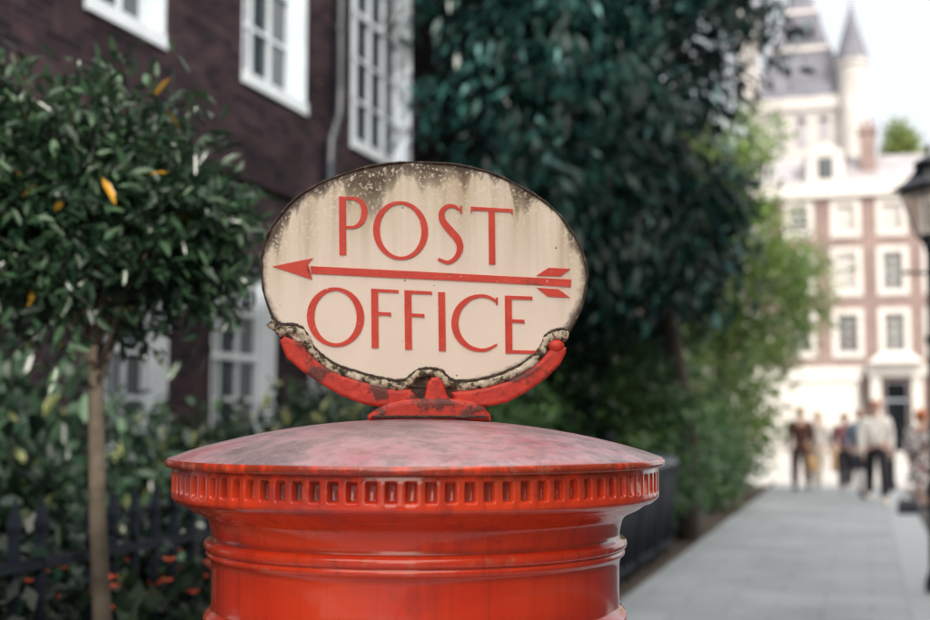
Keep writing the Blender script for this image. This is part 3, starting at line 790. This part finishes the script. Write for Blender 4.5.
for sx in (-1, 1):
    for sy in (-1, 1): b.tube([(sx*hb, sy*hb, zb), (sx*ht, sy*ht, zt)], .011, 6)
for h, z in ((hb, zb), (ht, zt)):
    for s_ in (-1, 1): b.box(-h, h, s_*h-.01, s_*h+.01, z-.012, z+.012); b.box(s_*h-.0095, s_*h+.0095, -h+.011, h-.011, z-.011, z+.011)
b.lathe([(.05, 3.11), (.09, 3.15), (.09, 3.19)], 16)
b.build('lantern_frame', M_IRONB, LP)
for k_ in range(4):
    b = MB(); q = [(-hb+.012, -hb+.002, zb+.013), (hb-.012, -hb+.002, zb+.013), (ht-.012, -ht+.002, zt-.013), (-ht+.012, -ht+.002, zt-.013)]
    rot = Matrix.Rotation(k_*PI/2, 3, 'Z'); b.add([rot @ Vector(p) for p in q], [(0, 1, 2, 3)]); b.build('pane', M_LAMPGLASS, LP)
b = MB(); b.pyramid([(.235, 3.633), (.24, 3.65), (.15, 3.72), (.10, 3.79), (.085, 3.84), (.10, 3.86), (.09, 3.89), (.03, 3.94)]); b.build('lantern_roof', M_IRONB, LP)
b = MB(); b.lathe([(.03, 3.94), (.012, 3.96), (.028, 3.99), (.02, 4.02), (.004, 4.08)], 12); b.build('finial', M_IRONB, LP, True)

# ------------------------------------------------------------------ post box
PX, PY = -.5133, 1.4636
PB = thing('post_box', (PX, PY, 0), 'red cast iron pillar box with a domed, grime-streaked fluted cap', 'post box', rz=R(19.4)); PB.scale = (.982, .982, 1); PB.location.z = .0035
prof = [(.2955, 1.5185)]
for i in range(1, 15):
    t = i/14; r = .2955*(1-t)
    prof.append((max(r, .002), 1.5185+.0450*(1-(r/.2955)**2)**.92))
b = MB(); b.lathe([(.280, 1.5085), (.2925, 1.5085), (.2958, 1.5105), (.2966, 1.5145)] + [(.2962, 1.5172)] + prof, 160)
b.build('cap', M_DOME, PB, True)
# lip material split: dome keeps the faded top, the fluted band is its own part
NP = 92
def flute_band():
    per = [(0., 0), (.40, 0), (.50, 1), (.90, 1)]
    zr = [(1.5084, 0), (1.5030, 0), (1.5005, .75), (1.4985, 1), (1.4835, 1), (1.4810, 0), (1.4745, 0)]
    R0, DP = .2905, .0095
    vs, fs = [], []
    prof_b = [(.2885, 1.4720), (.2835, 1.4680), (.2800, 1.4672), (.2755, 1.4650), (.2680, 1.4598), (.2590, 1.4560), (.2520, 1.4525), (.2475, 1.4470), (.2455, 1.4400)]
    rows = []
    for z, dz in zr:
        rr = []
        for k in range(NP):
            for u, du in per:
                a = 2*PI*(k+u)/NP
                r = R0 - DP*du*dz
                if z > 1.507: r = .2890
                if z > 1.502 and z < 1.507: r = .2905
                rr.append((r*math.cos(a), r*math.sin(a), z))
        rows.append(rr)
    rows.append([(.2885/ R0*p[0], .2885/R0*p[1], 1.4720) for p in rows[-1]])
    n = NP*4
    for rw in rows: vs += rw
    for i in range(len(rows)-1):
        for k in range(n):
            k2 = (k+1) % n
            fs.append(((i+1)*n+k, (i+1)*n+k2, i*n+k2, i*n+k))
    m = MB(); m.add(vs, fs)
    return m, prof_b
fb, prof_b = flute_band()
o = fb.build('fluted_band', M_RED, PB)
bv = o.modifiers.new('bevel', 'BEVEL'); bv.width = .0009; bv.segments = 2; bv.limit_method = 'ANGLE'; bv.angle_limit = R(25)
o.data.polygons.foreach_set('use_smooth', [True]*len(o.data.polygons))
# red paint lip just under the dome
b = MB(); b.lathe([(.2890, 1.5080), (.2930, 1.5082), (.2975, 1.5100), (.2982, 1.5135), (.2972, 1.5168), (.2960, 1.5178)], 160, closed_top=False)
b.build('lip', M_RED, PB, True)
b = MB(); b.lathe([(.2886, 1.4721)] + prof_b[1:], 128, closed_top=False); b.build('soffit', M_RED, PB, True)
body = [(.2454, 1.4400), (.2440, 1.4330), (.2436, 1.4280), (.2450, 1.4262), (.2500, 1.4252), (.2520, 1.4228), (.2526, 1.4195), (.2515, 1.4160), (.2490, 1.4142),
        (.2478, 1.4130), (.2492, 1.4118), (.2500, 1.4095), (.2490, 1.4070), (.2464, 1.4048), (.2442, 1.4020), (.2432, 1.3960), (.2428, 1.3700), (.2428, 1.3490), (.2434, 1.3470),
        (.2466, 1.3455), (.2474, 1.3430), (.2500, 1.3415), (.2520, 1.3375), (.2516, 1.3330), (.2490, 1.3300), (.2450, 1.3280), (.2428, 1.3240), (.2428, .9), (.2428, .34)]
b = MB(); b.lathe(body[::-1], 160, closed_top=False); b.build('body', M_RED, PB, True)
b = MB(); b.lathe([(.275, .0), (.275, .14), (.262, .17), (.255, .24), (.262, .27), (.255, .32), (.2428, .34)], 96, (0, 0, .0007)); b.build('base', M_IRON, PB, True)

# ------------------------------------------------------------------ oval sign on top
SK = 1.55/1291.7
SG = thing('post_office_sign', (PX + .0, PY, 1.742), 'oval cream enamel sign reading POST OFFICE with a red arrow pointing left', 'sign', rz=R(18.9))
OX = (425-418.3)*SK
SG.location = (PX + OX*math.cos(R(18.9)), PY + OX*math.sin(R(18.9)), 1.742)
def q(px, py): return ((px-425)*SK, (273-py)*SK)
# plate outline
rngp = np.random.default_rng(2)
tilt = R(-3.0); outl = []
for i in range(180):
    t = 2*PI*i/180
    e = 2/2.06
    cx_ = math.copysign(abs(math.cos(t))**e, math.cos(t)); sz_ = math.copysign(abs(math.sin(t))**e, math.sin(t))
    wob = 1 + .004*math.sin(5*t+1)+.003*math.sin(11*t)+.0015*math.sin(23*t)
    x, z = .1955*cx_*wob, .1355*sz_*wob
    outl.append((x*math.cos(tilt)-z*math.sin(tilt)-.0, x*math.sin(tilt)+z*math.cos(tilt)-.0015))
prism(outl, .006, -.006, 'plate', M_ENAMEL, SG, .0025, 2)
b = MB(); pts = []
for i in range(181):
    x, z = outl[i % 180]; k_ = 1.002
    pts.append((x*k_, 0, z*k_))
rs = [.0070*(.8+.45*rngp.random()) for _ in pts]; rs[-1] = rs[0]
vs = []; N_ = 8
for i in range(180):
    p = Vector(pts[i]); d = (Vector(pts[(i+1) % 180])-Vector(pts[i-1])).normalized(); n_ = Vector((d.z, 0, -d.x))
    for j in range(N_):
        t = 2*PI*j/N_; vs.append(p + n_*math.cos(t)*rs[i]*.30 + Vector((0, 1, 0))*math.sin(t)*rs[i]*1.15)
b.add(vs, [(i*N_+j, i*N_+(j+1) % N_, ((i+1) % 180)*N_+(j+1) % N_, ((i+1) % 180)*N_+j) for i in range(180) for j in range(N_)])
b.build('rim', M_RUST, SG, True)

def c1(x, y): return q(250+x/2.137, 140+y/2.137)       # measured on the photographed sign face
def c2(x, y): return q(260+x/2.818, 320+y/2.818)
YF = -.0068
class Flat(MB):
    def poly(s, pts):
        bm = bmesh.new(); f = bm.faces.new([bm.verts.new((x, 0, z)) for x, z in pts]); bmesh.ops.triangulate(bm, faces=[f])
        idx = {v: i for i, v in enumerate(bm.verts)}
        vs = [v.co.copy() for v in bm.verts]; fs = [tuple(idx[v] for v in f.verts) for f in bm.faces]
        bm.free()
        s.add([(v.x, YF-.0006, v.z) for v in vs], fs)
        n = len(pts)   # shallow sides so the paint has an edge
        area = sum(pts[i][0]*pts[(i+1) % n][1]-pts[(i+1) % n][0]*pts[i][1] for i in range(n))
        P = pts if area > 0 else pts[::-1]
        s.add([(x, YF-.0006, z) for x, z in P] + [(x, YF+.0012, z) for x, z in P], [(i, n+i, n+(i+1) % n, (i+1) % n) for i in range(n)])
    def ring(s, cx, cz, rx, rz, tx, tz, shear=0, a0=0, a1=360, n=64):
        """ring with vertical stress: tx = stroke at the sides, tz = stroke at top and bottom"""
        full = a1-a0 >= 360; m = n if full else n+1
        o, i_ = [], []
        for k in range(m):
            t = R(a0+(a1-a0)*k/n); c, sn = math.cos(t), math.sin(t)
            o.append((cx+rx*c, cz+rz*sn-shear*c*rx)); i_.append((cx+(rx-tx)*c, cz+(rz-tz)*sn-shear*c*rx))
        if full:
            for k in range(n):
                k2 = (k+1) % n; s.poly([o[k], o[k2], i_[k2], i_[k]])
        else:
            for k in range(n): s.poly([o[k], o[k+1], i_[k+1], i_[k]])
    def stroke(s, pts, ws):
        """smooth stroke through pts with width per point"""
        P = [Vector((x, z)) for x, z in pts]
        fine, wf = [], []
        for i in range(len(P)-1):
            p0, p1, p2, p3 = P[max(i-1, 0)], P[i], P[i+1], P[min(i+2, len(P)-1)]
            for k in range(8):
                t = k/8
                fine.append(.5*((2*p1)+(p2-p0)*t+(2*p0-5*p1+4*p2-p3)*t*t+(3*p1-p0-3*p2+p3)*t**3)); wf.append(ws[i]*(1-t)+ws[i+1]*t)
        fine.append(P[-1]); wf.append(ws[-1])
        L, Rr = [], []
        for i, p in enumerate(fine):
            d = (fine[min(i+1, len(fine)-1)]-fine[max(i-1, 0)]).normalized(); n = Vector((-d.y, d.x))
            L.append(p+n*wf[i]/2); Rr.append(p-n*wf[i]/2)
        for i in range(len(fine)-1): s.poly([tuple(L[i]), tuple(L[i+1]), tuple(Rr[i+1]), tuple(Rr[i])])
u1 = SK/2.137
def C(*p): return [c1(x, y) for x, y in p]
F_ = Flat()
# POST
F_.poly(C((191, 120), (206, 121), (208, 247), (193, 247)))
F_.stroke(C((206, 124), (226, 125), (241, 135), (246, 155), (240, 175), (226, 186), (206, 187)), [6*u1, 7*u1, 11*u1, 14*u1, 11*u1, 7*u1, 5*u1])
cx_, cz_ = c1(323.5, 193.5); F_.ring(cx_, cz_, 59*u1, 63.5*u1, 14.5*u1, 7*u1, .03)
F_.stroke(C((450, 149), (440, 141), (424, 141), (412, 153), (414, 172), (430, 193), (446, 212), (451, 232), (442, 252), (425, 262), (404, 255)), [5*u1, 7*u1, 9*u1, 12*u1, 14*u1, 16*u1, 16*u1, 14*u1, 10*u1, 8*u1, 6*u1])
F_.poly(C((451, 139), (455, 139), (455, 156), (451, 156)))
F_.poly(C((474, 141), (565, 146), (565, 153), (474, 149)))
F_.poly(C((474, 149), (478, 149), (474, 156))); F_.poly(C((561, 153), (565, 153), (565, 161)))
F_.poly(C((512, 151), (526, 152), (527, 266), (513, 266)))
F_.build('lettering', M_LETTER, SG)
F_ = Flat()
# OFFICE
cx_, cz_ = c1(186, 380); F_.ring(cx_, cz_, 61*u1, 63.5*u1, 16*u1, 7.5*u1, .03)
for x0, y0, w1, w2 in ((261, 319, 59, 43), (332, 322, 59, 43)):
    F_.poly(C((x0, y0), (x0+15, y0+.5), (x0+17, y0+127), (x0+2, y0+127)))
    F_.poly(C((x0+15, y0+.5), (x0+w1, y0+3), (x0+w1, y0+11), (x0+w1-3, y0+9), (x0+15, y0+7.5)))
    F_.poly(C((x0+15.5, y0+50), (x0+w2, y0+51), (x0+w2, y0+61), (x0+w2-3, y0+58), (x0+15.5, y0+57)))
F_.poly(C((404, 326), (419, 326.5), (421, 452), (406, 452)))
cx_, cz_ = c1(497, 392); F_.stroke([(cx_+math.cos(R(a))*58*u1*(.93 if a < 90 or a > 270 else .98), cz_+math.sin(R(a))*58*u1) for a in (52, 75, 95, 120, 150, 180, 210, 240, 265, 285, 308)],
         [6*u1, 6.5*u1, 7*u1, 10*u1, 14*u1, 15.5*u1, 14*u1, 10*u1, 7.5*u1, 6.5*u1, 4*u1])
F_.poly(C((528, 337), (532, 337), (532, 353), (528, 353)))
F_.poly(C((547, 333), (562, 333.5), (563, 457), (548, 457)))
F_.poly(C((562, 333.5), (606, 335), (606, 345), (603, 342), (562, 341)))
F_.poly(C((562.5, 384), (589, 385), (589, 395), (586, 392), (562.5, 391)))
F_.poly(C((563, 450), (614, 451), (616, 446), (614, 458), (563, 457)))
F_.build('lettering', M_LETTER, SG)
F_ = Flat()
F_.poly(C((51, 272), (137, 254), (126, 266), (124, 279), (136, 300)))
F_.poly(C((131, 271), (300, 279), (500, 289), (690, 298), (689, 314), (500, 304), (300, 295), (133, 287)))
F_.poly(C((615, 290), (641, 273), (688, 275), (667, 291)))
F_.poly(C((615, 316), (662, 319), (687, 337), (640, 335)))
F_.build('arrow', M_LETTER, SG)

# flaked enamel edge over the cradle (both faces of the same irregular strip)
ctr = [(38, 6), (50, 22), (72, 30), (100, 28), (124, 38), (140, 62), (152, 90), (176, 112), (205, 135), (240, 150), (290, 166), (340, 178), (385, 187), (415, 184), (432, 168), (452, 154), (485, 151), (515, 157), (530, 176), (555, 187), (600, 187), (645, 178), (690, 164), (735, 142), (775, 116), (797, 90), (806, 62), (825, 46), (850, 40), (872, 44)]
b = MB(); P2 = [Vector(c2(*p)) for p in ctr]
dense = []
for i in range(len(P2)-1):
    for k in range(5): dense.append(P2[i].lerp(P2[i+1], k/5))
dense.append(P2[-1])
rg = np.random.default_rng(4)
for it in range(2):
    dense = [dense[0]] + [(dense[i-1]+dense[i]*2+dense[i+1])/4 for i in range(1, len(dense)-1)] + [dense[-1]]
vs = []
for i, p in enumerate(dense):
    d = (dense[min(i+1, len(dense)-1)]-dense[max(i-1, 0)]).normalized(); n = Vector((-d.y, d.x))
    w_ = .0056*(.75+.5*rg.random()); p = p + n*(rg.random()-.5)*.0015
    y = -.0098 - .0016*rg.random()
    for k, (a, yy) in enumerate(((1.0, -.005), (.55, y+.001), (0, y), (-.6, y), (-1.25, -.006), (-1.25, .004))):
        vs.append((p.x+n.x*w_*a, yy, p.y+n.y*w_*a))
b.add(vs, [(i*6+k, (i+1)*6+k, (i+1)*6+k+1, i*6+k+1) for i in range(len(dense)-1) for k in range(5)])
b.build('flaked_edge', M_FLAKE, SG, True)
# dark corroded line between enamel and flaking
b = MB(); vs = []
b.tube([(p.x, -.0066, p.y+.0058) for p in dense], [.0016+.0011*rg.random() for _ in dense], 6); b.build('rust_line', M_RUST, SG, True)
# red cradle: left arm, right arm with round end, centre tab, foot
CR = []
left = [(62, 62), (75, 48), (100, 58), (128, 66), (146, 98), (170, 120), (205, 143), (240, 160), (290, 175), (340, 190), (390, 200), (430, 196), (470, 240), (345, 246), (298, 239), (235, 215), (179, 183), (123, 144), (81, 108)]
right = [(640, 246), (560, 246), (540, 205), (600, 199), (650, 190), (700, 175), (745, 152), (785, 124), (808, 98), (822, 82), (866, 78), (864, 94), (849, 125), (807, 167), (751, 206), (698, 234)]
prism([c2(*p) for p in [(395, 195), (425, 176), (450, 160), (530, 165), (552, 192), (600, 198), (606, 240), (380, 240)]], .004, -.0062, 'corroded_back', M_RUST, SG, .001, 1)
tabp = [(452, 246), (468, 215), (474, 180), (486, 164), (506, 162), (520, 178), (530, 210), (552, 246)]
foot = [(312, 285), (310, 270), (334, 252), (366, 236), (410, 226), (470, 222), (560, 224), (604, 232), (630, 246), (650, 268), (650, 285)]
prism([c2(*p) for p in left], .016, -.013, 'cradle_arm', M_CRADLE, SG, .004, 3)
prism([c2(*p) for p in right], .016, -.0135, 'cradle_arm', M_CRADLE, SG, .004, 3)
prism([c2(*p) for p in tabp], .016, -.0150, 'cradle_tab', M_CRADLE, SG, .004, 3)
kn = MB(); kx, kz = c2(838, 76); kn.sphere((kx, -.009, kz), .0085, 16, 10, (1.15, .9, .95)); kn.build('cradle_knob', M_CRADLE, SG, True)
fx0 = prism([c2(*p) for p in foot], .045, -.034, 'cradle_foot', M_CRADLE, SG, .006, 3)
b = MB(); z0 = c2(0, 271)[1]; x0, x1 = c2(322, 0)[0], c2(640, 0)[0]
b.box(x0, x1, -.0362, .047, z0-.0022, z0+.0008); b.build('foot_moulding', M_RUST, SG, bevel=.001)

# ------------------------------------------------------------------ people
def skin_mesh(chains, name, sub=2):
    """chains: list of lists of (pos, radius) ; joints at equal positions are welded"""
    vid, vs, rad, es = {}, [], [], []
    def get(p, r):
        k = tuple(round(c, 4) for c in p)
        if k not in vid: vid[k] = len(vs); vs.append(k); rad.append(r)
        return vid[k]
    for ch in chains:
        ids = [get(p, r) for p, r in ch]
        for a, c in zip(ids, ids[1:]):
            if (a, c) not in es and a != c: es.append((a, c))
    me = bpy.data.meshes.new(name); me.from_pydata(vs, es, [])
    o = bpy.data.objects.new(name, me); COL.objects.link(o)
    o.modifiers.new('skin', 'SKIN')
    for i, sv in enumerate(me.skin_vertices[0].data):
        r = rad[i]; sv.radius = r if isinstance(r, tuple) else (r, r); sv.use_root = (i == 0)
    s = o.modifiers.new('sub', 'SUBSURF'); s.levels = sub; s.render_levels = sub
    dg = bpy.context.evaluated_depsgraph_get(); dg.update()
    out = bpy.data.meshes.new_from_object(o.evaluated_get(dg))
    bpy.data.objects.remove(o); bpy.data.meshes.remove(me)
    return out

def person(loc, rz, label, mats, stride=.2, scale=1.0, hair_len=.0, skirt=False, bent=(0, 0), jacket=False, group=None, legs_bare=False, lean=0.0):
    """mats: skin, top, legs, shoes, hair. Local frame: faces -y; stride = half step length"""
    T = thing('person', (*loc, 0), label, 'person', group, rz); T.scale = (1.14, 1.14, 1)
    Z = lambda *p: (p[0]*scale, p[1]*scale, p[2]*scale)
    pel = (0, 0, .95); ch = (0, -.01-lean, 1.30); nk = (0, -.01-lean, 1.46); hd = (0, -.025-lean, 1.60); tp = (0, -.02-lean, 1.69)
    arms, legs, hands = {}, {}, []
    for s in (-1, 1):
        st = stride*s
        hip = (.085*s, 0, .90); knee = (.09*s, -st*.55-.03, .50); ank = (.09*s, -st+(.06 if st < 0 else 0), .085+(.05 if st < 0 else 0))
        legs[s] = (hip, knee, ank)
        sh = (.175*s, -.01-lean, 1.39); el = (.218*s, .06*st*4-.0+bent[0 if s < 0 else 1]*.0, 1.11)
        bd = bent[0 if s < 0 else 1]
        wr = (.212*s-.06*s*bd, el[1]-.07-.2*bd, .87+.22*bd)
        arms[s] = (sh, el, wr)
    body = [[(Z(*pel), .115*scale), (Z(0, -.005-lean*.5, 1.12), (.115*scale, .095*scale)), (Z(*ch), (.135*scale, .10*scale)), (Z(*nk), .052*scale), (Z(0, -.018-lean, 1.53), .05*scale), (Z(0, -.03-lean, 1.575), (.068*scale, .078*scale)), (Z(0, -.025-lean, 1.635), (.074*scale, .088*scale)), (Z(0, -.02-lean, 1.70), (.052*scale, .062*scale))],
            [(Z(0, -.03-lean, 1.575), .07*scale), (Z(0, -.125-lean, 1.592), .013*scale)]]
    for s in (-1, 1):
        hip, knee, ank = legs[s]; sh, el, wr = arms[s]
        body.append([(Z(*pel), .115*scale), (Z(*hip), .085*scale), (Z(*knee), .055*scale), (Z(*ank), .036*scale)])
        d = (Vector(wr)-Vector(el)).normalized(); palm = Vector(wr)+d*.07
        body.append([(Z(*ch), .12*scale), (Z(*sh), .052*scale), (Z(*el), .040*scale), (Z(*wr), .026*scale), (Z(*palm), (.036*scale, .018*scale))])
        side = Vector((0, 1, 0)) if abs(d.y) < .7 else Vector((0, 0, 1)); 
        for j, ln in enumerate((.062, .075, .070, .055)):
            b0 = palm+side*(j-1.5)*.018+d*.012
            body.append([(Z(*palm), .03*scale), (Z(*b0), .009*scale), (Z(*(b0+d*ln*.55+Vector((-s*.006, 0, 0)))), .0085*scale), (Z(*(b0+d*ln+Vector((-s*.02, 0, 0)))), .007*scale)])
        th = palm-side*.03-d*.01
        body.append([(Z(*palm), .03*scale), (Z(*th), .011*scale), (Z(*(th+d*.045-side*.012)), .009*scale)])
        body.append([(Z(0, -.025-lean, 1.635), .07*scale), (Z(.083*s, -.01-lean, 1.61), (.012*scale, .02*scale))])
    link('body', skin_mesh(body, 'body', 1), mats['skin'], T, True)
    for s in (-1, 1):
        b = MB(); b.sphere(Z(.031*s, -.108-lean, 1.625), .012*scale, 8, 6); b.build('eye', M_EYE, T)
    top = [[(Z(0, 0, .93 if not jacket else .86), (.155*scale, .125*scale)), (Z(0, -.005-lean*.5, 1.12), (.145*scale, .118*scale)), (Z(*ch), (.165*scale, .125*scale)), (Z(0, -.01-lean, 1.43), .075*scale)]]
    for s in (-1, 1):
        sh, el, wr = arms[s]
        top.append([(Z(*ch), (.165*scale, .125*scale)), (Z(*sh), .072*scale), (Z(*el), .056*scale), (Z(*(Vector(el).lerp(Vector(wr), .88))), .043*scale)])
    link('jacket' if jacket else 'shirt', skin_mesh(top, 'top', 2), mats['top'], T, True)
    if not skirt:
        tr = [[(Z(*pel), (.145*scale, .125*scale)), (Z(0, 0, 1.02), (.135*scale, .112*scale))]]
        for s in (-1, 1):
            hip, knee, ank = legs[s]
            tr.append([(Z(*pel), (.145*scale, .125*scale)), (Z(*hip), .112*scale), (Z(*knee), .082*scale), (Z(*(Vector(knee).lerp(Vector(ank), .93))), .070*scale)])
        link('trousers', skin_mesh(tr, 'trousers', 2), mats['legs'], T, True)
    else:
        b = MB(); n = 24; pr = [(.155, .105, 1.02), (.17, .13, .9), (.20, .17, .7), (.235, .215, .48)]
        vs = [Z(rx*math.cos(2*PI*k/n)*(1+.04*math.cos(6*2*PI*k/n)*(1.02-z)), ry*math.sin(2*PI*k/n), z) for rx, ry, z in pr for k in range(n)]
        b.add(vs, [(i*n+k, (i+1)*n+k, (i+1)*n+(k+1) % n, i*n+(k+1) % n) for i in range(3) for k in range(n)]); b.build('skirt', mats['legs'], T, True)
    for s in (-1, 1):
        a = Vector(legs[s][2]); tz = a.z-.085
        sh = skin_mesh([[(Z(a.x, a.y+.035, .045+tz), .040*scale), (Z(a.x, a.y-.05, .042+tz), (.042*scale, .038*scale)), (Z(a.x, a.y-.15, .032+tz*.5), (.040*scale, .026*scale))], [(Z(a.x, a.y+.035, .045+tz), .04*scale), (Z(a.x, a.y, .10+tz), .04*scale)]], 'shoe', 1)
        link('shoe', sh, mats['shoes'], T, True)
    b = MB(); hc = Z(0, -.008-lean, 1.645)
    b.sphere(hc, .098*scale, 18, 12, (.92, 1.06, 1.02))
    b.v = [(x, y if z > hc[2]+.035*scale else max(y, -.02*scale-lean*scale+.0), z) for x, y, z in b.v]
    if hair_len:
        b.sphere((hc[0], hc[1]+.035*scale, hc[2]-hair_len*.45*scale), .09*scale, 16, 10, (1.0, .6, .5+hair_len*4.2))
    b.build('hair', mats['hair'], T, True)
    return T
M_EYE = simple('eye_dark', (.03, .025, .02), .3, .1)
def cloth(n, c): return simple(n, c, .85, .15, 14)
SKIN1 = simple('skin_pale', (.60, .37, .29), .5, .06, 20); SKIN2 = simple('skin_tan', (.50, .30, .22), .5, .06, 20)
WHITEC, BLACKC, BROWNC = cloth('white_cloth', (.78, .77, .76)), cloth('black_cloth', (.012, .012, .02)), cloth('brown_cloth', (.085, .035, .028))
BLUEC, MAROON, GREYC, CREAM = cloth('blue_grey_cloth', (.16, .22, .30)), cloth('maroon_pink_cloth', (.26, .09, .12)), cloth('grey_cloth', (.45, .45, .46)), cloth('cream_cloth', (.72, .68, .62))
HB, HBL, HG, HR = cloth('hair_brown', (.10, .05, .03)), cloth('hair_blond', (.62, .50, .36)), cloth('hair_grey', (.62, .60, .58)), cloth('hair_ginger', (.42, .13, .045))
def spotted():
    m = NT('spotted_cloth'); n = m.noise(m.coords(), 16, 2); m.col(m.ramp(n, [(.47, (.70, .68, .68)), (.50, (.03, .02, .035)), (.62, (.03, .02, .03)), (.64, (.42, .10, .14))])).set(rough=.85); return m.m
SPOT = spotted()
TAN = simple('tan_leather', (.62, .40, .20), .5, .12, 20); BAGB = simple('dark_leather', (.02, .022, .04), .4, .2, 20)

FACE = R(17)       # walkers facing the camera side; +pi = walking away
person((-1.33, 28.2), R(12)+PI, 'person in a dark brown coat and trousers seen from behind, leftmost in the walking group', dict(skin=SKIN1, top=BROWNC, legs=BROWNC, shoes=BLACKC, hair=HBL), .16, 1.02, jacket=True, bent=(.3, .1))
person((-1.00, 28.5), R(-14)+PI, 'person dressed all in white with fair hair, next to the brown coat', dict(skin=SKIN1, top=WHITEC, legs=CREAM, shoes=WHITEC, hair=HBL), .24, .96, lean=.05)
person((-.43, 27.8), R(6), 'person in a maroon top and black trousers with pale hair, middle of the group', dict(skin=SKIN1, top=MAROON, legs=BLACKC, shoes=GREYC, hair=HG), -.24, .95, hair_len=.05, bent=(.6, .2), lean=.04)
person((-.12, 26.4), R(24), 'person in a blue-grey jacket half hidden behind the man in the white shirt', dict(skin=SKIN2, top=BLUEC, legs=GREYC, shoes=BLACKC, hair=HG), -.22, 1.0, jacket=True, bent=(.2, .2))
person((.16, 24.7), R(4), 'man in a white shirt and black trousers walking down the sunlit path', dict(skin=SKIN1, top=WHITEC, legs=BLACKC, shoes=CREAM, hair=HR), .26, 1.07, bent=(0, 0))
person((.86, 22.6), R(-20)+PI, 'ginger-haired person in a spotted black and white dress partly behind the lamp post', dict(skin=SKIN1, top=SPOT, legs=SPOT, shoes=BLACKC, hair=HR), .08, .97, skirt=True, hair_len=.10)

def bag(label, loc, mat, w, h, d, rz, strap):
    t = thing('handbag', loc, label, 'bag', None, rz)
    b = MB(); n = 20
    pr = [(.80, 0), (1.0, .06), (1.02, .35), (.95, .75), (.82, 1.0)]
    vs = []
    for f_, z in pr:
        for k in range(n):
            a = 2*PI*k/n; c, s = math.cos(a), math.sin(a)
            vs.append((math.copysign(abs(c)**.6, c)*w/2*f_, math.copysign(abs(s)**.6, s)*d/2*f_*(1.1-.5*z), z*h))
    b.add(vs, [(i*n+k, i*n+(k+1) % n, (i+1)*n+(k+1) % n, (i+1)*n+k) for i in range(4) for k in range(n)]+[tuple(range(n))[::-1], tuple(4*n+k for k in range(n))])
    b.build('pouch', mat, t, True)
    b = MB(); b.tube([(w*.36*math.cos(a), 0, h*.97+strap*math.sin(a)) for a in [PI*k/12 for k in range(13)]], .012, 6); b.build('strap', mat, t)
bag('tan handbag hanging beside the person in the brown coat', (-1.10, 28.12, .42), TAN, .22, .32, .10, R(20), .20)
bag('tan shoulder bag beside the person dressed in white', (-.66, 28.4, .40), TAN, .18, .50, .10, R(70), .30)
bag('dark blue bag carried between the blue-grey jacket and the white shirt', (-.16, 25.0, .58), BAGB, .22, .32, .12, R(10), .22)
bag('black bag set on the path at the feet of the ginger-haired person', (.62, 22.1, .0), BAGB, .36, .24, .18, R(15), .12)
